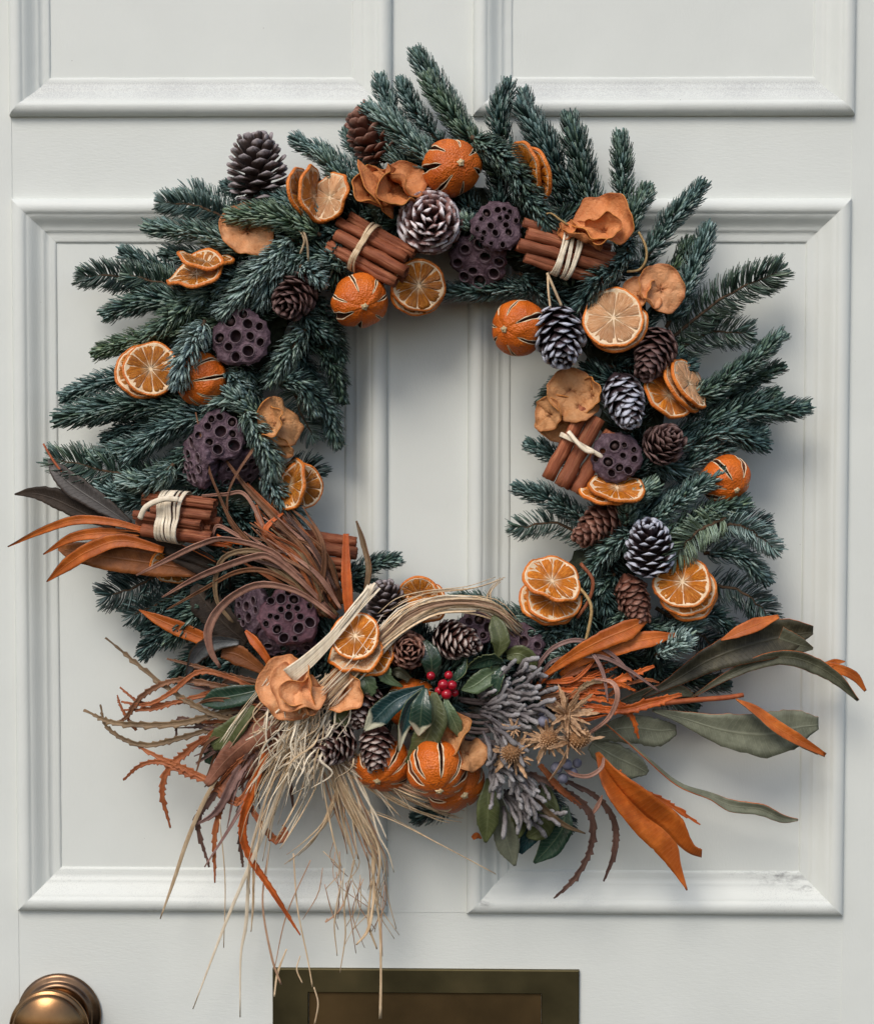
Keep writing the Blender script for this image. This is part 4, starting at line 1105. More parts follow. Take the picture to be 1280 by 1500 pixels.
# ------------------------------------------------------------------ cinnamon bundles
def stick_mesh(L, r, sd):
    rg = np.random.default_rng(sd)
    m_ = 20
    t = np.linspace(0, 1, m_)
    # double scroll: two spirals rolled in from both edges
    ang = np.linspace(-1.25 * math.pi, 1.25 * math.pi, m_)
    rr_ = r * (1 - .50 * (np.abs(ang) / (1.25 * math.pi)) ** 4)
    ca = np.stack([rr_ * np.cos(ang), rr_ * np.sin(ang)], 1)
    ca[np.abs(ang) > math.pi * .95] += np.array([.12 * r, 0])
    inn = ca - unit(ca) * r * .20
    loop = np.concatenate([ca, inn[::-1]])
    nr = 9
    zs = np.linspace(-.5, .5, nr) * L
    rows = []
    for k_, z in enumerate(zs):
        q = loop * (1 + rg.normal(0, .035)) + rg.normal(0, .05 * r, 2)
        rows.append(np.column_stack([q + rg.normal(0, .015 * r, q.shape), np.full(len(q), z) + (rg.normal(0, .06 * r, len(q)) if k_ in (0, nr - 1) else 0)]))
    P = np.array(rows)
    n = len(loop)
    f = [grid_faces(nr, n, True)]
    for o in (0, (nr - 1) * n):
        i = np.arange(m_ - 1)
        e = np.stack([o + i, o + i + 1, o + n - 2 - i, o + n - 1 - i], 1)
        f.append(e if o else e[:, ::-1])
    return P.reshape(-1, 3), np.concatenate(f)

def bundle(px, py, d, axis, L, spots, label, tie_off, tie_mat, tie_n, tie_w, seed, tieR=None, roll=0.0):
    """spots: (across, toward viewer, radius, shift, length factor); local Z along the sticks, local X across, Y toward viewer"""
    s = sc(d)
    z = vw(axis); z /= np.linalg.norm(z)
    y = vw((0, 0, 1)); y = unit(y - (y @ z) * z); x = np.cross(y, z)
    root = thing('cinnamon_bundle', label, 'cinnamon sticks', 'tied cinnamon bundles', U([(px, py, d)])[0], np.stack([x, y, z], 1))
    rg = np.random.default_rng(seed)
    for k_, (ax, ay, r, sh, lf) in enumerate(spots):
        r = r * .93; v, f = stick_mesh(L * lf, r, seed * 31 + k_)
        an = -math.pi / 2 + rg.normal(0, .9)
        c, sn = math.cos(an), math.sin(an)
        v = v @ np.array([[c, sn, 0], [-sn, c, 0], [0, 0, 1]])
        tx, ty = rg.normal(0, .022, 2)
        v[:, 0] += ax + v[:, 2] * tx; v[:, 1] += ay + v[:, 2] * ty; v[:, 2] += sh
        me = fast_mesh('cinnamon_stick', v * s, f)
        link('cinnamon_stick', me, M['cinnamon'], root)
    if tie_n:
        sp = np.array([(a_, b_) for a_, b_, *_ in spots]); rs = np.array([q[2] for q in spots])
        hx = (sp[:, 0] + rs).max(); lx = (sp[:, 0] - rs).min(); hy = (sp[:, 1] + rs).max(); ly = (sp[:, 1] - rs).min()
        tie = link('tie', None, None, root)
        a = np.linspace(0, 2 * math.pi, 40)
        for k_ in range(tie_n):
            # wrap follows the outermost sticks
            ex = []
            for q in a:
                u = np.array([math.cos(q), math.sin(q)])
                ex.append(((sp - [(hx + lx) / 2, (hy + ly) / 2]) @ u + rs).max() + 1.5)
            ex = np.array(ex)
            zz = tie_off + (k_ - tie_n / 2) * tie_w * 1.5 + rg.normal(0, 1) + np.sin(a + k_) * 2.5
            P = np.stack([(hx + lx) / 2 + ex * np.cos(a), (hy + ly) / 2 + ex * np.sin(a), zz], 1)
            rad_ = P.copy(); rad_[:, 2] = 0
            w_ = tie_w * rg.uniform(.7, 1.1)
            O = unit(P - [(hx + lx) / 2, (hy + ly) / 2, 0] - np.outer(zz, [0, 0, 1]))
            sect = [(-1, 0), (-.5, .35), (.5, .35), (1, 0), (0, -.2)]
            G = np.stack([P + np.array([0, 0, w_ * c0]) + O * (w_ * c1 + .25 * k_) for c0, c1 in sect], 1)
            link('strand', fast_mesh('strand', G.reshape(-1, 3) * s, grid_faces(len(a), 5, True)), M[tie_mat], tie)
    return root
bundle(543,368,124,(.86,-.50,.20),118,[(-22,0,10,-2,1),(-2,7,10.5,4,1.02),(15,4,8,-6,1.0),(28,-2,9,2,.96),(-8,-16,10,6,.95),(14,-16,10,-8,.98),(-30,-13,6,-14,.85)],
       'tied cinnamon bundle at the upper left of the opening',-10,'raffia',4,2.4,1)
bundle(826,374,122,(.95,-.28,-.16),134,[(-20,2,9.5,8,.95),(-2,9,9.5,-3,1.0),(15,6,10,4,1.0),(29,-2,8,-4,1.0),(-4,-16,11,-2,1),(18,-16,10,8,.9)],
       'tied cinnamon bundle at the upper right of the opening',2,'raffia_pale',8,2.4,2)
bundle(849,660,112,(.45,.88,.06),108,[(-26,0,13,-6,.95),(0,6,12.5,-2,1.05),(23,2,11.5,0,1.08)],
       'three cinnamon sticks tied together at the inner right',8,'raffia_pale',2,3.0,3)
bundle(258,757,116,(.97,-.10,.22),116,[(-24,4,11.5,6,.95),(-5,10,8.5,-8,.92),(8,10,8.5,12,.8),(24,6,7.5,4,.98),(-14,-6,9,-4,1),(14,-8,8,0,1.0),(28,-4,7,10,.85),(0,-8,8,12,.95),(-30,-6,6,-14,.8)],
       'thick tied bundle of thin cinnamon sticks above the rust leaves at left',-2,'raffia_pale',9,2.9,4)
bundle(470,822,84,(.985,-.15,.03),78,[(-14,-2,9,8,.8),(0,4,11,4,1),(20,2,11,10,1.05),(34,-6,9,8,1)],
       'cinnamon sticks poking out behind the upright orange strip',-30,'raffia',0,3,5)

# ------------------------------------------------------------------ dried apple slices
def apple_sheet(R_, df, th=.10, hole=.0, nr=22, na=96, ph=0.0, rag=.035, cut=0.0):
    a = np.linspace(cut, 2 * math.pi - cut, na, endpoint=(cut > 0))
    r = np.linspace(hole + .01, 1, nr)
    out = 1 + rag * np.sin(2 * a + ph) + rag * .7 * np.sin(5 * a + 2 * ph) + rag * .3 * np.sin(9 * a)
    x = r[:, None] * out * np.cos(a); y = r[:, None] * out * np.sin(a)
    z = .04 * np.sin(5 * x + ph + 2 * y) * np.sin(6 * y + 3 * x * x) + .006 * rng.normal(0, 1, x.shape) * (r[:, None] < .98)
    # puckered core
    z = z - .10 * np.exp(-(r[:, None] / .22) ** 2) * (1 + .6 * np.cos(5 * a))
    z = z + .030 * r[:, None] ** 3 * np.sin(5 * a + ph + 2 * np.sin(2 * a)) + .012 * r[:, None] ** 3 * np.sin(13 * a + 3 * ph) + .07 * np.clip(r[:, None] - .78, 0, 1) / .22
    x, y = x + .010 * np.sin(13 * a) * r[:, None] ** 4, y + .010 * np.cos(15 * a) * r[:, None] ** 4
    P = df(np.stack([x, y, z], -1))
    thk = th * (1 - .35 * np.exp(-((r - 1) / .1) ** 2))[:, None] + 0 * x
    v_, f_, m__ = solid_grid(P * R_, thk * R_, wrap=(cut == 0), flip=True)
    uv = np.stack([r[:, None] + 0 * a, 0 * r[:, None] + a, 0 * x], -1).reshape(-1, 3)
    return v_, f_, m__, np.concatenate([uv, uv])
def apple(px, py, d, normal, R_, label, roll=0, m='apple', sheets=None, th=.10):
    s = sc(d)
    root = thing('apple_slice', label, 'dried apple', 'dried apple slices', U([(px, py, d)])[0], frame(normal, roll))
    for k_, (dx, dy, dz, q, nrm, df, rf) in enumerate(sheets):
        v, f, mi, uv = apple_sheet(q * R_, df, th * .62, ph=rng.random() * 6)
        Rm = np.linalg.inv(frame(normal, roll)) @ frame(nrm, rf) if nrm is not None else np.eye(3)
        off = np.linalg.inv(frame(normal, roll)) @ vw((dx, dy, dz))
        nm = 'ring' if len(sheets) == 1 else 'fold'
        link(nm, fast_mesh(nm, v * s, f, True, mi, {'luv': uv}), [M[m], M[m], M['apple_skin']], root, off * s, Rm)
    return root
FT = (0, 0, 1)
apple(362,338,113,FT,41,'flat round dried apple ring under the upright grey cone',0,'apple',[(0,0,0,1,(.12,.22,.95),deform(.8,.35,.05,1),0)])
apple(565,274,128,FT,44,'dried apple folded into a rose left of the top orange',0,'apple_deep',[
    (-22,-10,0,.95,(.72,.42,.50),deform(1.6,.9,.10,1),0), (-4,2,8,1.0,(.70,.45,.50),deform(1.4,-.8,.12,2),.4),
    (10,-8,12,.9,(.66,.50,.55),deform(1.2,1.1,.10,3),.9), (26,6,4,.8,(.40,.62,.62),deform(.4,1.2,.10,4),.2)])
apple(878,333,126,FT,50,'large dried apple folded like a rose above the right cinnamon bundle',0,'apple_deep',[
    (8,6,4,.95,(-.30,.45,.82),deform(.9,1.0,.12,1),0), (-26,-16,8,.62,(.25,.75,.60),deform(.3,1.3,.14,2),.5),
    (4,-8,18,.62,(-.55,.10,.82),deform(1.4,1.5,.12,3),.3), (-46,-6,6,.36,(-.3,.5,.8),deform(.2,1.4,.1,5),0)], .08)
apple(955,426,112,FT,40,'heart shaped dried apple slice right of the large pale slice',0,'apple',[
    (12,2,0,.92,(.22,.12,.96),deform(.6,.5,.06,1),0), (-18,-4,-2,.72,(-.45,.35,.8),deform(2.4,1.1,.08,2),.4), (-6,-14,6,.5,(.3,.75,.55),deform(.3,.9,.08,3),0)])
apple(832,577,108,FT,36,'upper dried apple ring at the inner right above the cinnamon',0,'apple_tan',[
    (2,2,0,1.0,(.05,.12,.98),deform(.4,.5,.06,1),0), (14,-18,14,.78,(-.1,.55,.80),deform(.3,-.9,.08,2),.3)])
apple(866,580,116,FT,30,'curled dried apple standing on edge left of the frosted cone',0,'apple_tan',[(0,0,0,1.0,(-.85,.25,.45),deform(1.3,.9,.08,2),0)])
apple(818,612,98,FT,36,'lower dried apple ring at the inner right behind the cinnamon',0,'apple_tan',[(0,0,0,1.0,(-.22,-.15,.95),deform(.9,.4,.06,3),0), (-14,4,6,.8,(-.75,.1,.6),deform(1.5,.6,.08,1),0)])
apple(409,620,112,FT,36,'curled dried apple ring at the inner left edge',0,'apple_tan',[
    (4,4,0,1.05,(.55,.25,.75),deform(.5,-1.0,.10,1),0), (-6,-2,10,.8,(-.78,.22,.55),deform(1.3,1.0,.12,2),.4), (8,-34,2,.5,(-.3,-.3,.85),deform(.3,1.2,.1,4),.4)])
apple(432,1008,152,FT,50,'large peach coloured dried apple folded round the raffia knot',0,'apple',[
    (-6,0,0,1.0,(-.25,.15,.92),deform(.4,.8,.10,1),0), (8,4,16,.85,(.15,.70,.65),deform(.2,-1.0,.14,2),.3), (10,-10,20,.7,(.55,.35,.72),deform(1.1,1.3,.14,3),.2)], .06)
apple(504,1013,150,FT,37,'smaller peach apple piece right of the raffia knot',0,'apple',[(0,0,0,1.0,(-.55,.20,.80),deform(1.0,.7,.06,1),.5)], .07)
apple(672,1086,150,FT,38,'twisted tan apple slice above the lowest orange',0,'apple_tan',[
    (-8,8,0,1.0,(-.62,.30,.70),deform(2.3,1.0,.12,1),0), (12,-16,6,.8,(-.2,.70,.62),deform(2.2,-1.0,.12,2),.4)], .07)

# ------------------------------------------------------------------ leaves, fronds, strands
def ribbon(pts, hw, roll=(0,), cup=.25, n=30, m=7, th=1.3, teeth=0.0, tp=11.0, jag=0.0, wave=0.0, hwl=None, rel=None):
    """pts (x,y,d) base to tip; hw half widths (right), hwl (left), roll in degrees -> verts rel. to base, faces, mats, luv"""
    pts = np.asarray(pts, float)
    q = cr(pts, n)
    length = np.linalg.norm(np.diff(q, axis=0), axis=1).sum()
    W = U(q)
    base = W[0].copy() if rel is None else rel
    T = unit(np.gradient(W, axis=0))
    A = unit(np.cross(T, np.array([0, -1.0, 0]))); B = np.cross(A, T)
    u = np.linspace(0, 1, n)
    def samp(h):
        h = np.asarray(h, float)
        return np.interp(u, np.linspace(0, 1, len(h)), h)
    r = samp(hw); l = samp(hw if hwl is None else hwl)
    jag = max(jag, .022) if n > 20 and not teeth else jag
    if jag:
        r = r * (1 + jag * rng.normal(0, 1, n)); l = l * (1 + jag * rng.normal(0, 1, n))
    if teeth:
        ph_ = u * length / tp + .3 * np.sin(u * 17 + rng.random() * 6) + .2 * np.sin(u * 31 + rng.random() * 6)
        saw = ph_ % 1.0
        saw2 = (ph_ * 1.07 + .5) % 1.0
        tj = rng.uniform(.3, 1.25, 200)
        saw = saw * tj[np.abs(ph_).astype(int) % 200] ** .5; saw2 = saw2 * tj[(np.abs(ph_ * 1.07 + .5).astype(int) + 60) % 200] ** .5
        r = r + teeth * saw ** 2 * np.clip(r / max(r.max(), 1e-6) * 1.6, 0, 1)
        l = l + teeth * saw2 ** 2 * np.clip(l / max(l.max(), 1e-6) * 1.6, 0, 1)
    ro = np.radians(samp(roll))[:, None]
    A2 = A * np.cos(ro) + B * np.sin(ro); B2 = B * np.cos(ro) - A * np.sin(ro)
    x = np.linspace(-1, 1, m)
    lat = np.where(x[None] < 0, x[None] * l[:, None], x[None] * r[:, None])
    wd = (l + r)[:, None] / 2
    zz = cup * wd * (np.abs(x)[None] ** 1.5) + wave * wd * np.sin(u * 9 + 2)[:, None] * x[None]
    k = (1 - q[:, 2] / D)[:, None, None] * S
    P = W[:, None] + A2[:, None] * lat[..., None] * k + B2[:, None] * zz[..., None] * k
    v, f, mi = solid_grid(P - base, th * S)
    luv = np.stack([np.tile(x[None], (n, 1)), np.tile((u * length / 100)[:, None], (1, m)), np.tile(u[:, None], (1, m))], -1).reshape(-1, 3)
    return base, v, f, np.where(mi == 2, 1, mi), np.concatenate([luv, luv])

def leaf(pts, hw, front, back, label, name='dried_leaf', cat='leaf', group='dried leaves in the wreath', lobes=(), **kw):
    base, v, f, mi, luv = ribbon(pts, hw, **kw)
    if not lobes:
        o = link(name, fast_mesh(name, v, f, True, mi, {'luv': luv}), [M[front], M[back]], None, base)
        return tag(o, label, cat, group)
    root = thing(name, label, cat, group, base)
    link('blade', fast_mesh('blade', v, f, True, mi, {'luv': luv}), [M[front], M[back]], root)
    for lpts, lhw, lf, lb, lk in lobes:
        _, v, f, mi, luv = ribbon(lpts, lhw, rel=base, **lk)
        link('lobe', fast_mesh('lobe', v, f, True, mi, {'luv': luv}), [M[lf], M[lb]], root)
    return root

# right hand group
leaf([(940,1022,84),(985,998,86),(1040,966,88),(1100,944,86),(1150,932,80),(1190,926,74)], [2,7,16,22,27,22,3], 'dark_olive','rust',
     'broad dark green-brown leaf with a folded rust edge at right', cup=.30, jag=.02, wave=.15, hwl=[2,7,15,24,31,26,10], n=36, roll=(10,10,0,-8),
     lobes=[([(1055,938,104),(1090,922,106),(1140,903,98)], [1,8,11,3], 'rust','dark_olive', dict(cup=.2, roll=(20,25))),
            ([(1140,935,82),(1170,945,80),(1190,950,76)], [18,12,2], 'sage_dark','rust', dict(cup=.2))])
leaf([(1012,1022,80),(1063,991,88),(1116,968,92),(1155,963,92),(1190,973,90),(1225,994,84),(1256,1026,78)], [1,6,10,11,12,9,2], 'sage_dark','rust',
     'long arching grey-green leaf with a rust forked tip at far right', cup=.35, roll=(20,0,-10,-15), n=36, wave=.1,
     lobes=[([(1196,972,82),(1222,978,82),(1250,990,78),(1267,1012,74)], [3,7,7,2], 'rust','sage_dark', dict(cup=.2)),
            ([(1205,976,82),(1222,970,82),(1237,969,78)], [5,5,1], 'rust','sage_dark', dict(cup=.2))])
leaf([(955,1040,84),(1000,1052,86),(1060,1070,84),(1120,1076,80),(1165,1066,74),(1198,1062,68)], [2,9,23,33,27,6], 'sage','rust',
     'broad pale sage leaf with a rust fold across it at right', cup=.12, jag=.03, wave=.12, hwl=[2,10,26,34,28,12], n=36,
     lobes=[([(1077,1024,96),(1105,1040,100),(1135,1064,102),(1165,1082,98),(1208,1106,90)], [1,7,10,9,3], 'rust','sage', dict(cup=.4, roll=(15,20,10))),
            ([(1160,1080,96),(1180,1092,92),(1197,1105,88)], [7,6,1], 'rust','sage', dict(cup=.2))])
leaf([(882,1056,96),(938,1104,92),(991,1149,86),(1040,1167,82),(1070,1180,80),(1113,1185,76),(1145,1199,70),(1168,1201,66)], [1.5,3,5,6,9,9,6,1.5], 'sage','rust',
     'narrow twisting leaf, rust then sage, at the lower right', cup=.4, roll=(70,60,55,20,-10,0,10), n=40, th=1.5)
leaf([(870,1075,70),(920,1066,72),(965,1070,70),(990,1068,66)], [10,24,24,8], 'sage','sage_dark', 'sage leaf behind the thistle heads, upper of two', cup=.1, jag=.04, hwl=[8,20,18,6])
leaf([(866,1088,66),(900,1108,66),(930,1122,62),(948,1132,58)], [12,26,22,4], 'sage','sage_dark', 'sage leaf behind the thistle heads, lower of two', cup=.1, jag=.04, hwl=[10,20,16,4])
leaf([(905,1030,78),(950,1016,80),(990,1012,78),(1014,1018,74)], [3,10,11,3], 'sage_dark','rust', 'dull narrow leaf beneath the red-brown stem at right', cup=.2)
def split_leaf(Lf, Mid, Rt, MidR, dep, label, front, back):
    base = U([(*Mid[0], dep[1][0])])[0]
    vs, fs, ms, us = [], [], [], []
    off = 0
    n, m = 44, 6
    for e0, e1, d0, d1, x0, x1 in ((Lf, Mid, dep[0], dep[1], -1, 0), (MidR, Rt, dep[1], dep[2], 0, 1)):
        u = np.linspace(0, 1, n)
        A = cr(np.array([(*p, 0) for p in e0]), n); B = cr(np.array([(*p, 0) for p in e1]), n)
        A[:, :2] += rng.normal(0, .35, (n, 2)) * (x0 == -1); B[:, :2] += rng.normal(0, .35, (n, 2)) * (x1 == 1)
        A[:, 2] = np.interp(u, np.linspace(0, 1, len(d0)), d0); B[:, 2] = np.interp(u, np.linspace(0, 1, len(d1)), d1)
        t = np.linspace(0, 1, m)[None, :, None]
        Q = A[:, None] * (1 - t) + B[:, None] * t
        Q[..., 2] += 3.5 * np.sin(u * 8 + x0)[:, None] * (t[..., 0] if x1 == 1 else 1 - t[..., 0])
        P = U(Q.reshape(-1, 3)).reshape(n, m, 3) - base
        v, f, mi = solid_grid(P, 1.3 * S)
        luv = np.stack([np.tile(np.linspace(x0, x1, m)[None], (n, 1)), np.tile((u * 2.4)[:, None], (1, m)), np.tile(u[:, None], (1, m))], -1).reshape(-1, 3)
        vs.append(v); fs.append(f + off); ms.append(np.where(mi == 2, 1, mi)); us += [luv, luv]; off += len(v)
    o = link('dried_leaf', fast_mesh('dried_leaf', np.concatenate(vs), np.concatenate(fs), True, np.concatenate(ms), {'luv': np.concatenate(us)}), [M[back], M[front]], None, base)
    tag(o, label, 'leaf', 'dried leaves in the wreath')
split_leaf([(872,1103),(878,1138),(892,1170),(914,1200),(939,1229),(962,1250),(984,1276),(1005,1304)],
           [(874,1102),(893,1137),(918,1168),(946,1196),(971,1214),(991,1236),(997,1266),(1006.5,1304)],
           [(877,1101),(906,1130),(936,1150),(965,1171),(990,1190),(1002,1205),(1014,1234),(1028,1245)],
           [(874,1102),(893,1137),(918,1168),(946,1196),(971,1214),(991,1236),(1009,1250),(1027,1256)],
           ([112,122,126,120,110,100,92,88], [112,112,108,102,98,94,92,88], [112,124,128,124,116,108,98,92]),
           'large drooping rust-orange forked leaf at the lower right', 'rust', 'sage')
leaf([(796,990,128),(835,962,140),(880,938,142),(918,922,138),(946,908,130)], [3,9,14,16,4], 'rust','dark_leaf', 'upper bright rust leaf right of the small dark lotus pod', cup=.2, jag=.04, hwl=[3,8,13,14,5], wave=.15)
leaf([(820,988,118),(860,962,128),(905,946,130),(950,936,130),(990,930,124)], [3,10,14,12,3], 'rust','dark_leaf', 'lower bright rust leaf right of the small dark lotus pod', cup=.25, jag=.04, wave=.15, roll=(0,10,10))
# left hand group
leaf([(192,768,96),(150,740,92),(108,712,84),(84,690,76),(71,673,70)], [5,15,18,13,1], 'grey_leaf','dark_leaf', 'dark grey-brown leaf pointing up left above the rust leaves', cup=.3, jag=.03, hwl=[4,12,16,10,1])
leaf([(170,772,84),(120,750,80),(80,731,72),(50,723,66),(22,724,60)], [5,16,17,10,1], 'dark_leaf','grey_leaf', 'dark brown leaf pointing left above the rust leaves', cup=.2, jag=.03, hwl=[5,12,12,7,1])
leaf([(210,776,112),(160,764,112),(110,762,106),(60,778,96),(12,801,84)], [4,6,7,5,.8], 'rust','dark_leaf', 'thin rust leaf arching farthest left, topmost of the rust leaves', cup=.3, roll=(-20,-10,10,30))
leaf([(205,782,106),(150,781,106),(105,788,100),(64,812,90)], [4,9,7,.8], 'rust','dark_leaf', 'thin rust leaf, second of the fan at left', cup=.3, roll=(-15,0,15))
leaf([(240,806,108),(180,792,110),(135,805,106),(100,826,98),(69,852,88)], [5,10,12,10,.8], 'rust','dark_leaf', 'rust leaf pointing down left, lowest of the fan', cup=.35, roll=(-10,-5,15))
leaf([(310,838,92),(230,826,92),(160,816,90),(110,808,86),(86,803,80)], [8,19,20,14,3], 'rust_dull','dark_leaf', 'broad brown leaf spread beneath the rust fan at left', cup=.15, jag=.02)
leaf([(330,835,100),(260,803,104),(200,785,104),(140,782,98)], [6,13,11,2], 'dark_leaf','rust', 'dark folded leaf above the broad brown leaf', cup=.5, roll=(20,30,20))
leaf([(340,858,96),(300,828,100),(262,812,98),(232,808,94)], [6,18,14,2], 'dark_leaf','rust', 'dark leaf behind the pink tan fronds', cup=.2)
leaf([(300,936,92),(262,920,92),(230,906,86),(204,893,80)], [10,12,8,.8], 'rust','dark_leaf', 'single rust leaf pointing left beside the grey leaves', cup=.25, roll=(0,10))
leaf([(362,942,96),(330,915,98),(300,880,94),(284,858,88)], [8,22,24,6], 'dark_leaf','grey_leaf', 'round tipped dark brown leaf left of the lotus pods', cup=.2, jag=.02)
leaf([(350,940,104),(315,940,108),(290,955,104),(273,990,96)], [5,14,15,2], 'silver_leaf','dark_leaf', 'silvery curled leaf under the single rust leaf', cup=.4, roll=(10,30,40))
leaf([(390,985,100),(350,960,102),(325,955,98)], [5,16,8], 'rust_dull','dark_leaf', 'brown rust leaf beneath the shadowed lotus pod', cup=.2)
leaf([(402,982,132),(385,955,136),(372,938,134),(360,924,128)], [4,6,7,2], 'frond_orange','rust', 'vivid orange strip leaf below the lotus pods', cup=.4)
leaf([(385,1010,116),(350,1018,118),(318,1024,112),(296,1030,104)], [7,16,16,3], 'holly','olive_leaf', 'dark glossy leaf left of the peach apple', name='green_leaf', cup=.25)
leaf([(372,1034,118),(350,1060,120),(328,1080,114),(310,1092,106)], [3,14,19,9], 'olive_leaf','sage_dark', 'round ended olive leaf left of the raffia tassel', name='green_leaf', cup=.15)
leaf([(330,1080,90),(312,1098,88),(304,1118,82)], [10,14,4], 'holly','sage_dark', 'small black-green leaf under the olive leaf', name='green_leaf', cup=.2)
leaf([(412,1060,126),(375,1078,124),(335,1110,114),(302,1150,104)], [6,19,16,5], 'bract','frond_brown', 'pleated pinkish brown bract spreading left from the tassel', cup=-.3, wave=.3, jag=.03)
leaf([(425,1072,118),(385,1100,112),(345,1140,104),(320,1168,96)], [5,16,14,3], 'bract','frond_brown', 'second brown bract below the pleated one', cup=-.3, wave=.3, jag=.04)
leaf([(410,1080,110),(385,1120,104),(372,1160,96)], [6,13,4], 'frond_brown','bract', 'short brown bract behind the raffia tassel', cup=-.3, wave=.3)
leaf([(512,900,126),(508,850,124),(507,815,118),(507,782,112)], [7,8,6,4], 'frond_orange','rust', 'upright vivid orange strip at the inner left of the opening', cup=.4, jag=.03)
leaf([(536,866,100),(541,830,98),(533,795,92),(522,763,86)], [3,5,5,1], 'frond_olive','frond_brown', 'thin brown strip leaf right of the upright orange strip', cup=.5, roll=(0,40,10))
# holly and green leaves in the bottom group
GH = 'green leaves of the bottom bunch'
def hl(pts, hw, m, lab, back='olive_leaf', tip=None, **kw):
    lb = [(tip[0], tip[1], 'holly_tip', 'holly_tip', dict(cup=.2))] if tip else ()
    leaf(pts, hw, m, back, lab, name='holly_leaf', cat='leaf', group=GH, lobes=lb, **kw)
hl([(622,1006,162),(580,1026,170),(555,1048,166),(534,1070,158)], [3,15,17,2], 'holly_bvar', 'blue-green holly leaf pointing down left over the cones', cup=.35)
hl([(622,1008,166),(602,1032,172),(592,1060,168),(584,1102,158)], [2,11,10,1], 'holly_bvar', 'narrow holly leaf hanging left of the cream tipped one', cup=.4, roll=(20,20))
hl([(623,1008,172),(618,1034,182),(616,1056,178),(613,1078,168)], [3,15,17,1], 'holly_var', 'cream tipped holly leaf in front of the covered orange', cup=.35)
hl([(636,1014,158),(636,1050,164),(620,1090,160),(596,1118,152)], [4,20,20,3], 'olive_leaf', 'broad olive holly leaf behind the cream tipped one', cup=.3)
hl([(652,1022,156),(658,1042,162),(666,1060,158),(676,1082,150)], [2,9,11,2], 'holly_light', 'grey-green leaf draped over the twisted tan apple', cup=.35)
hl([(632,995,136),(632,970,144),(628,955,142),(622,938,134)], [5,15,14,3], 'holly', 'black-green leaf standing behind the red berries', cup=.2)
hl([(732,978,140),(712,992,150),(695,1004,150),(676,1011,144)], [4,14,13,1], 'holly_light', 'light green holly leaf above the silver fingers', cup=.3, teeth=4, tp=22)
hl([(735,970,146),(720,964,152),(700,970,148),(684,980,140)], [3,11,10,1], 'holly', 'dark curled holly leaf behind the light green one', cup=.5, roll=(30,30), teeth=4, tp=18)
hl([(738,978,150),(731,992,156),(726,1008,152),(720,1020,146)], [3,9,8,1], 'holly', 'dark curled holly leaf right of the light green one', cup=.5, roll=(-30,-30), teeth=3, tp=14)
hl([(728,962,142),(733,940,148),(728,918,144),(722,902,136)], [3,14,13,2], 'olive_leaf', 'upright olive leaf over the small lotus pods', cup=.35)
hl([(742,960,138),(760,958,144),(775,968,140),(783,990,132)], [6,14,13,1], 'olive_leaf', 'yellowish olive leaf below the blackish lotus pod', cup=.3)
hl([(525,985,148),(538,1000,154),(541,1012,152),(540,1024,146)], [5,13,9,1], 'holly_light', 'little spiky holly leaf under the raffia slices', cup=.3, teeth=4, tp=16)
hl([(555,970,140),(562,985,146),(570,996,144),(590,1006,136)], [6,11,7,1], 'holly_light', 'small pointed holly leaf right of the spiky one', cup=.3, teeth=3, tp=16)
hl([(515,985,140),(512,1000,144),(510,1012,140)], [5,9,1], 'holly_light', 'tiny holly leaf left of the spiky one', cup=.3, teeth=3, tp=12)
hl([(600,995,130),(585,985,136),(570,985,130)], [4,8,2], 'sage_dark', 'dull curled leaf under the forward facing brown cone', cup=.5)
hl([(655,1003,134),(678,985,140),(684,965,134)], [4,10,2], 'holly', 'thin dark leaf right of the red berries', cup=.5, roll=(50,50))
hl([(510,1040,134),(500,1052,140),(488,1058,136)], [5,12,3], 'olive_leaf', 'small olive leaf above the cone beside the tassel', cup=.3)
hl([(716,1140,120),(715,1175,124),(714,1205,118),(711,1234,108)], [4,17,16,2], 'olive_leaf', 'long olive leaf hanging straight down right of the oranges', cup=.3)
hl([(730,1170,96),(735,1205,98),(745,1240,92),(754,1268,84)], [5,17,17,2], 'sage', 'pale sage leaf hanging lowest right of the oranges', cup=.2, back='sage_dark')
hl([(755,1160,100),(760,1190,102),(758,1215,94),(750,1235,88)], [5,12,11,2], 'olive_leaf', 'dim olive leaf under the silver fingers', cup=.25)
hl([(800,1150,92),(800,1185,94),(788,1215,88),(772,1226,82)], [6,20,18,3], 'olive_leaf', 'broad dim leaf right under the silver fingers', cup=.2)
hl([(828,1180,84),(824,1212,86),(805,1240,80),(782,1264,72)], [4,15,17,2], 'holly', 'dark glossy leaf at the bottom right of the bunch', cup=.3)
hl([(790,1200,76),(775,1225,76),(762,1250,70)], [6,14,3], 'holly_blue', 'black-blue leaf behind the bottom glossy leaf', cup=.3)
leaf([(692,1228,70),(698,1224,72),(705,1228,68)], [3,5,1], 'rust','rust_dull', 'tiny red-brown leaf tip below the oranges', cup=.1)

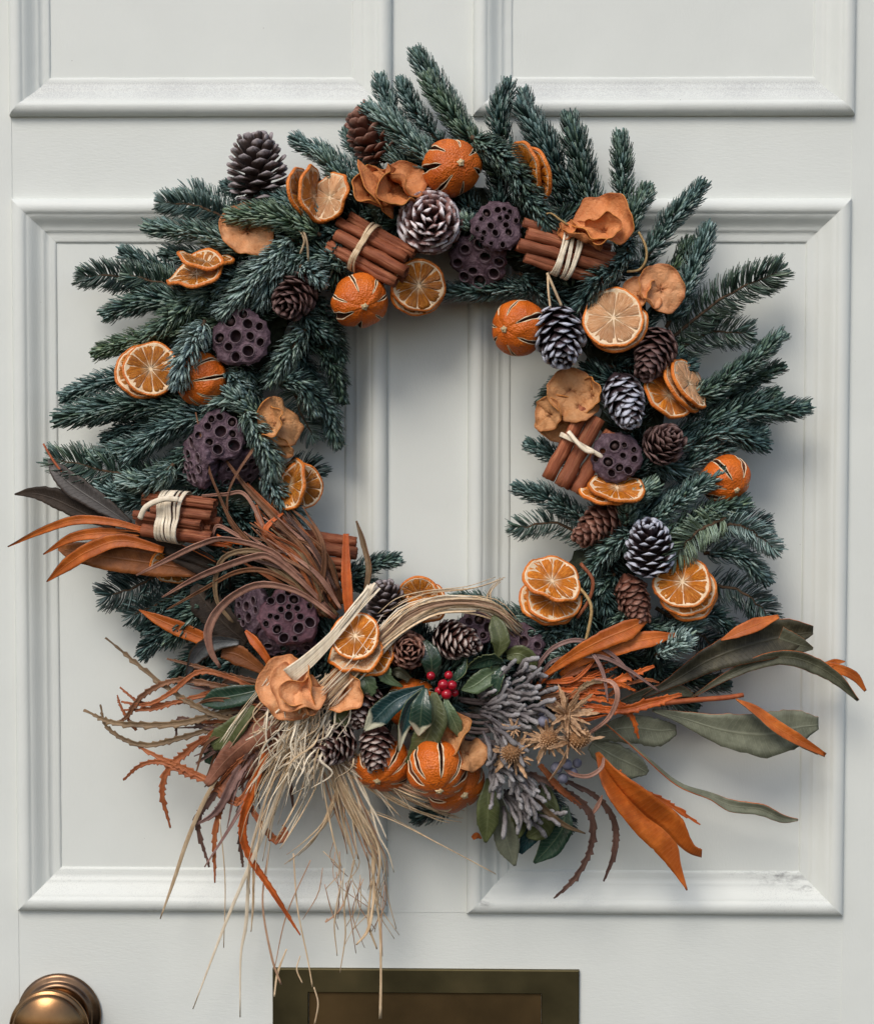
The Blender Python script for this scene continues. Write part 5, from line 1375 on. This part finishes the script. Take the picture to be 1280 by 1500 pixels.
# berries
hb = thing('holly_berries', 'cluster of bright red holly berries in the bottom bunch', 'berries', None, U([(650,1000,140)])[0])
def ball(r, n=20, m=12, dimple=True):
    la = np.linspace(-90, 90, m) * math.pi / 180
    return lathe(np.stack([np.cos(la) * r + 1e-6, np.sin(la) * r * .97 - (0.10 * r * np.exp(-((la - math.pi / 2) / .16) ** 2) if dimple else 0)], 1), n)
for bx, by, bd, r in ((631,990,144,6.5),(657,989,146,6.5),(649,1003,156,8),(662,1004,152,7.5),(654,1017,156,8),(643,1012,144,6.5),(666,1015,140,6)):
    v, f = ball(r * sc(bd))
    R_ = frame((rng.normal(0, .4), rng.normal(-.3, .3), 1))
    v = v @ R_.T + U([(bx, by, bd)])[0] - U([(650, 1000, 140)])[0]
    link('berry', fast_mesh('berry', v, f), M['berry'], hb)
bb = thing('blue_berries', 'dusty blue berries among the silver fingers and thistles', 'berries', None, U([(800,1060,130)])[0])
for bx, by, bd, r in ((796,1057,160,9),(792,1041,152,8),(815,1125,142,9),(830,1120,146,8),(838,1132,138,8),(824,1140,136,8),(775,1080,130,8),(845,1118,136,7)):
    v, f = ball(r * sc(bd))
    R_ = frame((rng.normal(0, .6), rng.normal(-.3, .5), 1))
    v = v @ R_.T + U([(bx, by, bd)])[0] - U([(800, 1060, 130)])[0]
    link('berry', fast_mesh('berry', v, f), M['berry_blue'], bb)

# silver finger twigs
def finger(root, base, a, b, c, r):
    q = cr([a, b, c], 9)
    W = U(q)
    rr_ = .78 * r * np.array([.62, .72, .8, .9, .95, 1.0, 1.12, 1.1, .6])
    W[1:-1] += rng.normal(0, .7 * S, (7, 3))
    v, f = tube(W - base, rr_ * S, 8)
    t = np.concatenate([np.repeat(np.linspace(0, 1, 9), 8), [0, 1]])
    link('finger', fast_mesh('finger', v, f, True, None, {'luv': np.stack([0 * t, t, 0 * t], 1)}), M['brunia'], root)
bo = (690, 1035, 118); bw = U([bo])[0]
br = thing('silver_brunia', 'bunch of felty silver-grey finger twigs in the bottom bunch', 'dried flower', None, bw)
def fan(x0, y0, x1, y1, n, jit, ln, dz0, dz1, spread):
    """fingers whose roots lie along a line, all pointing along it with jitter"""
    d0 = np.array([x1 - x0, y1 - y0], float); L = np.hypot(*d0); d0 /= L
    for k_ in range(n):
        t = rng.uniform(.05, .95)
        off = rng.normal(0, jit) * (.4 + t)
        nx = np.array([-d0[1], d0[0]])
        p = np.array([x0, y0]) + d0 * L * t + nx * off
        an = rng.normal(0, spread) + off * .012
        d1 = d0 * math.cos(an) + nx * math.sin(an)
        d2 = d0 * math.cos(an + rng.normal(0, .5)) + nx * math.sin(an + rng.normal(0, .5))
        l = ln * rng.uniform(.6, 1.2); z = dz0 + (dz1 - dz0) * t + rng.normal(0, 6)
        q1 = p + d1 * l * .55; q2 = q1 + d2 * l * .5
        finger(br, bw, (*p, z), (*q1, z + 6), (*q2, z + 7 + rng.normal(0, 4)), rng.uniform(3.3, 4.6))
fan(688,1034,782,992,44,10,32,132,152,.35)
fan(695,1040,786,1030,44,13,36,138,158,.35)
fan(705,1045,745,1090,24,10,40,146,156,.3)
fan(715,1080,740,1150,28,10,36,128,144,.3)
fan(740,1100,780,1170,32,12,36,122,136,.3)
fan(735,1150,780,1205,22,10,46,106,116,.25)
for k_ in range(12):
    y = 1020 + k_ * 8 + rng.normal(0, 3)
    v, f = tube(U(cr([(672 + rng.normal(0,4), y, 112), (705, y + 4, 122), (742 + rng.normal(0, 12), y + rng.normal(2, 8), 128)], 8)) - bw, 2.6 * S, 6)
    link('stem', fast_mesh('stem', v, f), M['stem_dark'], br)

# thistles
def thistle(px, py, d, axis, r, ln, nb, bl, label, seed, head=True):
    s = sc(d); rg = np.random.default_rng(seed)
    root = thing('dried_thistle', label, 'dried thistle', 'dried thistle heads', U([(px, py, d)])[0], frame(axis))
    if head:
        t = np.linspace(0, 1, 10)
        v, f = lathe(np.stack([r * np.sqrt(np.clip(1 - (2 * t - 1) ** 2, 0, 1)) * (1 - .15 * t) + .01, (t - .3) * ln], 1), 24)
        hd = link('seed_head', fast_mesh('seed_head', v * s, f), M['thistle_head'], root)
        sp = []
        for i in range(130):
            t = (i + .5) / 130; th = i * GA
            rr_ = r * math.sqrt(max(0, 1 - (2 * t - 1) ** 2)) * (1 - .15 * t); z = (t - .3) * ln
            p = np.array([rr_ * math.cos(th), rr_ * math.sin(th), z]); o = unit(np.array([p[0], p[1], (t - .4) * ln * .8]) + 1e-6)
            x = unit(np.cross(o, [0, 0, 1.0]) + 1e-9); y = np.cross(o, x)
            w_ = r * .085
            sp.append((np.array([p + x * w_, p - x * .5 * w_ + y * w_ * .87, p - x * .5 * w_ - y * w_ * .87, p + o * r * .24]), np.array([[0, 1, 3], [1, 2, 3], [2, 0, 3]])))
        v, f = join(sp)
        link('spikes', fast_mesh('spikes', v * s, f, False), M['thistle'], hd, kind='stuff')
    for i in range(nb):
        th = i / nb * 6.283 + rg.normal(0, .25); el = rg.uniform(-.5, .8) if head else rg.uniform(-.1, 1.1)
        L = bl * rg.uniform(.7, 1.25)
        o = np.array([math.cos(th), math.sin(th), 0]); z = np.array([0, 0, 1.0]); sd = np.array([-math.sin(th), math.cos(th), 0])
        t = np.linspace(0, 1, 9)
        path = np.outer(t * L * math.cos(el), o) + np.outer(t * L * math.sin(el) + .25 * L * t ** 2 * rg.normal(0, 1), z) - z * ln * .3
        wd = L * .062 * np.array([.6, 1, 1.1, 1.5, .9, 1.3, .7, .8, .02]) * rg.uniform(.8, 1.2)
        x = np.linspace(-1, 1, 5)
        P = path[:, None] + sd * (wd[:, None] * x)[..., None] + z * (np.abs(x) * wd[:, None] * .5)[..., None]
        v, f, mi = solid_grid(P * s, .9 * s)
        link('bract', fast_mesh('bract', v, f), M['thistle'], root)
thistle(750,1103,160,(-.35,.25,.85),15,28,24,37,'tan thistle head nearest the oranges',1)
thistle(803,1083,164,(.1,.2,.97),14,25,24,34,'tan thistle head facing forward in the middle of the three',2)
thistle(842,1084,166,(.85,.35,.45),14,36,18,42,'tan thistle head pointing right',3)
thistle(830,1046,158,(.35,.35,.85),7,12,30,38,'star of dried thistle bracts above the thistle heads',4,False)
thistle(752,1068,158,(-.2,.1,.95),5,8,12,20,'little tan thistle star between the silver fingers',5,False)

# ------------------------------------------------------------------ frond sprays (thin toothed strips)
def spray(label, hub, items, name='frond_spray'):
    base = U([hub])[0]
    root = thing(name, label, 'dried fronds', None, base)
    for pts, hw, m, teeth, roll in items:
        _, v, f, mi, luv = ribbon(pts, np.array(hw) * (.78 if teeth else .92), roll=roll, cup=.5, n=110 if teeth else 26, m=5, th=1.1, teeth=teeth * .8, tp=14, rel=base)
        link('frond', fast_mesh('frond', v, f, True, mi, {'luv': luv}), [M[m], M[m]], root)
    return root
Z = (0, 0)
it = [
 ([(490,905,118),(440,850,128),(400,825,134),(345,770,138),(320,720,134),(306,683,130),(287,604,124)], [4,4.5,5,4,3,3,1], 'frond_brown', 0, (0,20,50,40)),
 ([(480,900,116),(420,840,128),(345,775,134),(334,735,132),(345,700,130),(373,657,124)], [3,4,3,3,3,3.2], 'frond_brown', 0, (0,30,60,40)),
 ([(492,895,114),(470,850,124),(430,790,130),(390,745,126),(360,712,120),(325,665,114)], [5,7,7,5,4,1.5], 'frond_brown', 0, (0,10,30)),
 ([(495,890,116),(470,840,122),(440,795,124),(405,755,120),(362,708,112)], [5,8,8,6,1.5], 'frond_rust', 0, (0,-20,10)),
 ([(470,870,124),(440,825,130),(405,790,132),(390,778,132),(398,765,130),(415,752,124)], [3,4,5,5,4,1.5], 'frond_orange', 0, (0,10,20)),
 ([(480,890,120),(440,840,126),(400,800,128),(380,760,126),(375,740,122)], [4,5,6,5,3], 'frond_rust', 0, Z),
 ([(470,870,130),(430,835,140),(395,805,146),(330,788,146),(290,798,142),(245,820,134),(200,843,122)], [3,4,5,5,5,4,1], 'frond_pink', 0, (0,20,40,20,0)),
 ([(485,895,132),(440,850,142),(400,818,150),(375,814,150),(320,832,146),(280,850,140),(238,875,128)], [3,4,5,6,6,4,1], 'frond_pink', 0, (0,20,30,10)),
 ([(470,880,130),(420,850,140),(385,835,144),(345,838,142),(300,862,132),(245,893,116)], [3,3,4,4,3,1], 'frond_brown', 0, (0,20,30,20)),
 ([(492,905,136),(440,868,150),(385,855,156),(345,870,156),(318,895,152),(305,925,148),(310,955,142),(323,978,134)], [3,4,6,6.5,7,7,5,2], 'frond_pink', 0, (0,20,30,10,0)),
 ([(460,860,130),(410,822,140),(370,806,144),(330,815,142),(316,845,138),(318,880,132),(335,905,126),(343,912,120)], [2.5,3,4,4,4,3,3,1], 'frond_olive', 0, (0,20,30)),
 ([(440,830,126),(380,800,134),(330,790,134),(318,783,130)], [3,4,4,1], 'frond_orange', 0, (0,20)),
 ([(380,800,128),(350,785,134),(320,770,134),(312,785,130)], [2,3,3,1], 'frond_pink', 0, (0,20)),
 ([(390,780,126),(360,725,132),(330,724,130),(296,726,124)], [2,3,3,1.5], 'frond_pink', 0, (0,30)),
 ([(340,800,118),(280,790,122),(235,782,118),(180,772,108)], [3,5,5,1], 'frond_orange', 0, (0,10)),
 ([(495,890,112),(480,850,112),(455,800,110),(420,750,104),(380,700,98)], [7,9,8,6,1], 'frond_dark', 0, (0,10,20)),
 ([(500,885,116),(485,845,120),(460,800,120),(425,760,116),(405,735,110)], [6,9,8,5,1], 'frond_brown', 0, (0,20)),
]
for k_ in range(64):          # the combed body of the spray
    a = rng.uniform(0, 1)
    x0, y0 = 500 - rng.uniform(0, 40), 905 - rng.uniform(0, 50)
    x2, y2 = 330 + 100 * a + rng.normal(0, 14), 812 - 60 * a + rng.normal(0, 14)
    z = rng.uniform(106, 138)
    mx, my = (x0 + x2) / 2 + rng.normal(6, 8), (y0 + y2) / 2 - rng.uniform(0, 18)
    it.append(([(x0, y0, z), (mx, my, z + 8), (x2, y2, z)], [2, rng.uniform(1.2, 5.0), 2.6, .7], ['frond_brown', 'frond_rust', 'frond_pink', 'frond_olive', 'frond_brown', 'frond_dark'][k_ % 6], 0, (0, rng.uniform(-50, 50), 20)))
spray('long reddish dried fronds sweeping up left from the raffia bow', (495,905,120), it)
it = [
 ([(400,1030,108),(360,1052,108),(309,1045,104),(241,1004,94),(155,934,80)], [3,4,4,3.5,1], 'frond_olive', 5, Z),
 ([(400,1035,104),(337,1042,104),(258,1060,96),(172,1059,86),(123,1040,78)], [3,5,5,4,1], 'frond_olive', 5, Z),
 ([(390,1022,106),(327,1006,108),(270,996,102),(236,1003,98),(206,1022,92),(186,1050,86),(172,1058,82)], [3,5,4,4,4,3,1], 'frond_brown', 4, Z),
 ([(380,1010,108),(330,990,110),(290,985,108),(250,1015,102),(215,1032,94),(178,1028,84)], [3,4,4,4,3,1], 'frond_rust', 3, Z),
 ([(395,1020,104),(330,1015,104),(270,1025,98),(225,1038,92),(182,1040,84)], [3,4,3,3,1], 'frond_rust', 3, Z),
 ([(385,1000,106),(330,988,108),(285,975,104),(245,965,98)], [3,4,3,1], 'frond_brown', 3, Z),
 ([(390,1040,100),(330,1010,100),(265,1028,94),(210,1030,88),(176,1007,80)], [2,3,3,2.5,1], 'frond_rust', 3, Z),
 ([(400,1040,98),(330,1060,96),(268,1080,90),(209,1091,84),(160,1068,78),(147,1032,72)], [3,4,4,4,2.5,.8], 'frond_olive', 4, Z),
 ([(400,1050,100),(320,1068,96),(265,1052,92),(258,1080,88)], [3,3.5,3,1], 'frond_dark', 2, Z),
 ([(200,1070,80),(180,1040,80),(172,1018,76)], [2,2,.8], 'frond_rust', 2, Z),
 ([(405,1060,104),(353,1172,96),(310,1145,94),(275,1133,92),(236,1116,88),(205,1122,82),(181,1143,76)], [3,5,5,4,4,3,1], 'frond_rust', 5, Z),
 ([(190,1085,80),(225,1105,86),(270,1125,92),(320,1150,96),(350,1175,96)], [1,3,4,5,5], 'frond_rust', 5, Z),
 ([(400,1060,100),(307,1080,96),(270,1105,92),(248,1125,88),(238,1160,84),(250,1213,78)], [3,5,5,5,4,1], 'frond_rust', 5, Z),
 ([(370,1100,100),(335,1160,96),(316,1215,88),(315,1293,78)], [4,5,4,1], 'frond_rust', 3, Z),
 ([(350,1120,96),(310,1170,92),(290,1205,86),(307,1270,76)], [4,5,4,1], 'frond_dark', 5, Z),
 ([(400,1080,112),(372,1150,112),(355,1205,106),(362,1250,100),(400,1310,92),(440,1370,84)], [4,7,8,7,7,1], 'frond_orange', 3, (0,20,40,60,60)),
 ([(395,1090,108),(365,1180,106),(353,1225,100),(356,1270,92)], [4,5,4,1], 'frond_dark', 4, Z),
 ([(360,1170,102),(385,1210,104),(404,1230,102),(418,1222,98),(415,1208,94)], [4,5,6,6,1], 'frond_rust', 3, Z),
 ([(400,1090,100),(350,1190,96),(300,1270,84)], [3,3,.8], 'frond_mauve', 0, Z),
 ([(410,1100,96),(425,1150,90),(430,1188,84)], [4,3.5,.8], 'frond_dark', 0, Z),
 ([(395,1070,110),(350,1130,106),(320,1185,98),(285,1210,90)], [5,9,6,1], 'frond_mauve', 3, (0,20)),
]
for k_ in range(70):
    a = rng.uniform(math.radians(158), math.radians(262))
    L = rng.uniform(70, 150)
    x0, y0 = 408 + rng.normal(0, 10), 1055 + rng.normal(0, 16)
    z = rng.uniform(92, 112)
    x2, y2 = x0 + L * math.cos(a), y0 - L * math.sin(a)
    bx = rng.normal(0, 16)
    it.append(([(x0, y0, z), ((x0 + x2) / 2 + bx, (y0 + y2) / 2 - abs(bx) * .6, z + 4), (x2, y2, z - 16)], [2, rng.uniform(1.5, 5), 2.6, .6], ['frond_brown', 'frond_rust', 'frond_mauve', 'frond_dark'][k_ % 4], 3 if k_ % 2 else 0, (0, rng.uniform(-40, 40))))
spray('spiky dried fronds fanning out to the lower left', (405,1050,104), it)
it = [
 ([(775,1005,126),(784,981,134),(810,949,140),(849,938,142),(895,958,136),(931,996,126)], [2,3,3.5,3.5,3,1.5], 'frond_mauve', 0, Z),
 ([(790,1000,124),(810,968,132),(872,961,138),(915,978,134),(967,1014,122)], [2,3,3.5,3,1], 'frond_mauve', 0, Z),
 ([(860,950,134),(873,965,142),(884,990,142),(890,1028,134)], [2,3,3,1], 'frond_mauve', 0, Z),
 ([(860,1075,140),(888,1055,148),(902,1030,152),(903,1010,152),(893,998,146),(870,995,138)], [2,3,4,4,3,1], 'frond_pink', 0, Z),
 ([(840,1085,134),(870,1070,142),(890,1052,142),(905,1015,138)], [2,2,2,1], 'frond_pink', 0, Z),
 ([(850,1030,120),(905,1040,124),(950,1030,122),(998,1017,114)], [3,6,9,2], 'frond_orange', 5, Z),
 ([(820,1000,118),(880,1005,124),(920,990,122),(958,976,114)], [3,5,6,1.5], 'frond_orange', 5, Z),
 ([(800,1000,120),(850,995,128),(900,1000,128),(930,1012,120)], [2,4,4,1], 'frond_orange', 3, Z),
 ([(800,1010,118),(850,1012,126),(890,1016,124)], [3,5,1], 'frond_orange', 4, Z),
 ([(810,1020,118),(860,1022,126),(905,1030,122),(925,1050,118),(935,1082,110)], [3,4,4,4,1], 'frond_orange', 4, Z),
 ([(800,1015,116),(840,985,124),(890,970,122)], [3,5,1], 'frond_rust', 4, Z),
 ([(820,1040,118),(870,1040,124),(920,1045,120)], [3,5,1.5], 'frond_orange', 3, Z),
 ([(810,1030,120),(845,1015,130),(885,990,126)], [3,4,1], 'frond_rust', 3, Z),
 ([(890,1020,116),(910,1005,120),(945,996,114),(965,1000,108)], [2,3,3,1], 'frond_rust', 2, Z),
 ([(830,1025,126),(860,1002,132),(895,997,130)], [2,4,1], 'frond_olive', 3, Z),
 ([(905,1130,108),(935,1155,106),(975,1175,98),(1025,1208,88)], [3,4,4,1], 'frond_orange', 4, Z),
 ([(770,1130,116),(810,1150,116),(850,1175,108),(868,1205,100),(862,1250,90),(840,1288,82),(811,1316,74)], [4,5,6,5,4,4,1], 'frond_dark', 5, Z),
 ([(820,1140,100),(870,1165,98),(898,1200,92),(900,1245,84),(884,1291,76)], [3,4,5,5,1], 'frond_dark', 3, Z),
 ([(765,1125,132),(780,1160,132),(797,1185,126),(826,1208,116),(857,1221,106)], [4,5,5,4,1], 'frond_olive', 0, Z),
 ([(820,1115,138),(835,1132,144),(860,1137,146),(880,1125,142),(884,1110,136)], [2,3,3.5,3,2], 'frond_pink', 0, Z),
 ([(862,1200,100),(875,1180,102),(882,1165,98)], [1,4,1], 'frond_pink', 0, Z),
 ([(790,1120,122),(820,1155,118),(850,1180,108)], [4,6,2], 'frond_rust', 3, Z),
]
for k_ in range(22):
    a = rng.uniform(-.25, .6)
    L = rng.uniform(50, 105)
    x0, y0 = 800 + rng.normal(0, 10), 1018 + rng.normal(0, 14); z = rng.uniform(104, 126)
    x2, y2 = x0 + L * math.cos(a), y0 - L * math.sin(a)
    it.append(([(x0, y0, z), ((x0 + x2) / 2, (y0 + y2) / 2 + rng.normal(0, 7), z + 8), (x2, y2, z)], [2, rng.uniform(2.5, 4.5), 3, .8], ['frond_orange', 'frond_rust', 'frond_brown'][k_ % 3], 3 if k_ % 2 else 0, (0, rng.uniform(-40, 40))))
spray('vivid orange and mauve dried fronds spreading right from the thistles', (800,1018,118), it)
st = U(cr([(900,1040,88),(935,1034,92),(1010,1026,92),(1062,1022,88),(1088,1018,84)], 14))
v, f = tube(st - st[0], np.linspace(4.5, 3.4, 14) * S, 8)
tag(link('leaf_stem', fast_mesh('leaf_stem', v, f), M['wire'], None, st[0]), 'straight red-brown leafless stem pointing right between the leaves', 'stem')
st = U(cr([(100,700,78),(84,682,76),(72,664,72),(64,650,70)], 10))
v, f = tube(st - st[0], np.linspace(2.4, 1.4, 10) * S, 6)
tag(link('leaf_stem', fast_mesh('leaf_stem', v, f), M['wire'], None, st[0]), 'short bare twig tip above the dark brown leaves at far left', 'stem')
st = U(cr([(845,905,118),(862,880,126),(868,850,128),(850,825,122)], 14))
v, f = tube(st - st[0], 2.6 * S, 6)
tag(link('curved_twig', fast_mesh('curved_twig', v, f), M['cinnamon'], None, st[0]), 'curved brown twig right of the three slice fan', 'twig')
st = U(cr([(850,960,112),(860,930,124),(866,890,130),(852,865,126),(830,850,122)], 14))
v, f = tube(st - st[0], 2.4 * S, 6)
tag(link('twine_loop', fast_mesh('twine_loop', v, f), M['twine'], None, st[0]), 'straw coloured twine below the three slice fan', 'twine', 'loops of twine')

# ------------------------------------------------------------------ raffia
rb = thing('raffia_bow', 'big pale raffia bow with long hanging strands at the lower left', 'raffia bow', None, U([(455,1045,140)])[0])
rbase = U([(455,1045,140)])[0]
NST = [0]
def strand(pts, hw, m, n=18, roll=None, tw=90):
    roll = (rng.uniform(-60, 60), rng.uniform(-tw, tw), rng.uniform(-tw, tw)) if roll is None else roll
    _, v, f, mi, luv = ribbon(pts, hw, roll=roll, cup=.5, n=n, m=3, th=.7, rel=rbase)
    link('strand', fast_mesh('strand', v, f), M[m], rb); NST[0] += 1
def many(guide, n, jit, hw, mats, ragged=0.0, jz=4, end=None):
    g = np.asarray(guide, float)
    w_ = np.linspace(1, 1, len(g)) if end is None else np.linspace(1, end, len(g))
    for k_ in range(n):
        p = g.copy()
        sh = rng.normal(0, 1, 2)
        p[:, :2] += sh * jit * w_[:, None] + rng.normal(0, jit * .40, (len(g), 2)) * w_[:, None]
        p[:, 2] += rng.normal(0, jz)
        if ragged:
            p = cr(p, 24)[:max(6, int(24 * (1 - ragged * rng.random())))][::3]
        h = hw * rng.uniform(.35, 1.1)
        strand(p, [h * .7, h, h, h * .35], mats[k_ % len(mats)])
# left loop of the bow, a broad cream sheaf
for k_, o in enumerate(np.linspace(-8, 8, 17)):
    strand([(545 + o * 1.1 + rng.normal(0, 2), 861 + rng.normal(0, 4), 150 + rng.normal(0, 2)), (520 + o * .6, 893 + o * .5, 160 + rng.normal(0, 1.5)), (490 + o * .6, 930 + o * .5, 166), (455 + o * .9, 965 + o * .7, 168), (424 + o, 990 + o, 164)], [2, 1.5, 1.3, 1.5, 1.5], 'raffia_pale', roll=(rng.uniform(-50, 50), rng.uniform(-50, 50)))
many([(757,922,120),(722,893,134),(661,884,144),(605,900,150),(562,936,152),(510,985,154),(466,1028,152)], 34, 6, 1.7, ['raffia','raffia_pale','raffia','raffia_pink'])
many([(700,885,138),(640,890,146),(580,925,152),(530,975,156),(480,1030,154)], 18, 7, 1.6, ['raffia_pale','raffia'])
many([(720,905,124),(718,885,126),(716,868,124),(733,845,116)], 5, 4, 1.0, ['raffia'])
many([(560,900,140),(590,880,146),(630,868,146),(690,862,138),(735,848,126)], 3, 3, .9, ['raffia'])
many([(560,905,156),(520,960,170),(470,1015,168)], 3, 4, .7, ['raffia_pale'])
# knot: short tangled loops
for k_ in range(110):
    cx, cy = 446 + rng.normal(0, 22), 1072 + rng.normal(0, 26)
    L = rng.uniform(24, 60); a = rng.normal(1.1, .33)
    dx, dy = L * math.cos(a), L * math.sin(a)
    z = rng.uniform(136, 158)
    strand([(cx + dx, cy - dy, z), (cx + dx * .3 + rng.normal(0, 8), cy - dy * .3 + rng.normal(0, 6), z + 8), (cx - dx * .4 + rng.normal(0, 8), cy + dy * .4, z + 4), (cx - dx, cy + dy * 1.1, z - 6)],
           [.9, rng.uniform(.8, 1.9), 1.2, .6], ['raffia_pale', 'raffia_pale', 'raffia', 'raffia_pale'][k_ % 4])
# tails
many([(450,1050,146),(430,1100,142),(405,1150,132),(385,1210,116),(375,1270,98),(370,1340,82)], 16, 8, 1.5, ['raffia','raffia_pale'], .55, end=1.6)
many([(440,1080,142),(400,1110,138),(372,1150,124),(360,1200,112)], 10, 10, 1.4, ['raffia_pale','raffia'], .3)
many([(470,1080,138),(450,1150,130),(420,1210,116),(390,1260,100)], 4, 6, 1.6, ['raffia','raffia_pale'], .3)
many([(490,1110,124),(510,1160,120),(540,1220,108),(556,1260,96),(550,1310,82),(540,1370,70)], 26, 8, 1.7, ['raffia','raffia','raffia_pale','raffia_pink'], .55, end=1.3)
many([(480,1110,120),(490,1160,116),(505,1220,102),(522,1280,84)], 13, 9, 1.8, ['raffia','raffia_pink','raffia'], .45)
many([(500,1120,116),(480,1190,108),(450,1230,92),(405,1268,76)], 5, 5, 1.5, ['raffia'], .25)
many([(510,1110,122),(560,1140,126),(620,1168,120),(690,1182,110)], 18, 5, 1.6, ['raffia','raffia_pink'], .25)
many([(505,1115,126),(560,1150,128),(590,1180,120),(610,1215,106)], 7, 9, 1.3, ['raffia','raffia_pale'], .3)
many([(500,1112,120),(580,1165,118),(650,1195,104),(690,1205,96)], 8, 7, 1.2, ['raffia'], .3)
many([(500,1180,110),(560,1195,100),(640,1235,84),(726,1278,66)], 2, 3, .9, ['raffia'])
many([(400,1000,146),(360,1050,136),(330,1095,122)], 5, 5, 1.0, ['raffia_pale','raffia'])
# single long ends
for pts, hw, m in [
 ([(425,1110,138),(412,1150,130),(377,1242,104),(334,1344,78),(283,1478,56)], [1.6,2.6,3.2,2.2,.7], 'raffia_pale'),
 ([(405,1120,130),(380,1200,108),(366,1260,92),(361,1351,70),(353,1400,62),(352,1490,52)], [1.4,2,2.4,2.6,1.5,.8], 'raffia_pale'),
 ([(548,1240,100),(547,1290,86),(556,1351,70),(558,1420,60),(557,1492,54)], [1.5,1.7,1.6,1.6,2.0], 'raffia'),
 ([(330,1120,108),(300,1172,100),(275,1230,88),(255,1290,76),(235,1346,66)], [2,3,3,2.5,.7], 'raffia'),
 ([(545,1250,98),(548,1310,80),(540,1360,70),(522,1384,62)], [1.5,2,2.4,1], 'raffia'),
 ([(545,1290,84),(540,1350,70),(552,1390,60)], [1.5,2,1], 'raffia'),
 ([(395,1240,92),(385,1320,76),(398,1400,62),(412,1442,56)], [1,1.4,1.8,1.4], 'raffia_pink'),
 ([(430,1250,88),(436,1330,70),(450,1400,60),(458,1446,54)], [.9,1,1,.8], 'raffia'),
 ([(460,1446,54),(466,1470,52),(461,1500,50)], [.9,1,1], 'raffia'),
 ([(420,1390,60),(407,1425,56),(402,1460,54)], [1,1.6,1], 'raffia'),
 ([(322,1200,96),(330,1290,80),(328,1388,64)], [.7,.8,.5], 'raffia'),
 ([(500,1290,80),(490,1350,70),(494,1400,60)], [.8,.9,.5], 'raffia'),
 ([(515,1290,80),(500,1330,72),(478,1350,64),(480,1345,60)], [.8,1.2,1.2,.6], 'raffia_pink'),
 ([(520,1260,88),(505,1320,76),(506,1370,66),(498,1425,56)], [.8,1,1,.5], 'raffia'),
 ([(440,1400,58),(435,1420,56),(443,1440,54)], [.6,1,.8], 'raffia'),
 ([(455,1260,84),(420,1340,72),(402,1420,58)], [.7,.9,.5], 'raffia_pink'),
 ([(371,1250,96),(371,1320,80),(368,1365,70)], [1.2,1.8,.6], 'raffia'),
]:
    strand(pts, hw, m, roll=(rng.uniform(-30, 30), rng.uniform(-30, 30)))
for k_ in range(26):        # hair-fine wisps
    x0, y0 = rng.uniform(470, 570), rng.uniform(1230, 1300)
    L = rng.uniform(40, 110)
    strand([(x0, y0, 86), (x0 + rng.normal(0, 10), y0 + L * .5, 74), (x0 + rng.normal(0, 18), y0 + L, 62)], [.5, .8, .4], ['raffia', 'raffia_pink'][k_ % 2], n=8)
# raffia curls on cinnamon and twine loops
def twine(pts, r, label, m='twine', flat=1.0):
    W = U(cr(pts, 22))
    v, f = tube(W - W[0], r * S, 6, flat)
    tag(link('twine_loop', fast_mesh('twine_loop', v, f), M[m], None, W[0]), label, 'twine', 'loops of twine')
twine([(452,382,122),(450,355,134),(444,338,136),(438,336,134),(446,352,134),(440,372,128)], 1.6, 'pale twine end sticking up left of the left cinnamon bundle', 'raffia')
twine([(800,345,122),(794,322,132),(805,312,136),(820,322,138),(832,330,134)], 1.4, 'thin twine loop above the right cinnamon bundle')
twine([(935,340,118),(945,360,126),(946,380,126),(936,395,120),(918,398,116)], 1.8, 'golden twine loop above the heart shaped apple')
twine([(822,448,126),(810,420,132),(801,400,130)], 2.0, 'straw twine strand rising from the frosted cone, left of two', 'raffia')
twine([(806,452,126),(803,425,132),(802,400,130)], 1.6, 'straw twine strand rising from the frosted cone, right of two', 'raffia')
twine([(832,632,136),(845,648,142),(858,660,142),(870,662,140)], 3.2, 'pale raffia end over the three cinnamon sticks', 'raffia_pale', .5)
twine([(205,760,136),(215,742,144),(240,731,148),(262,732,146)], 4.0, 'pale raffia tail curving over the thick cinnamon bundle', 'raffia_pale', .4)
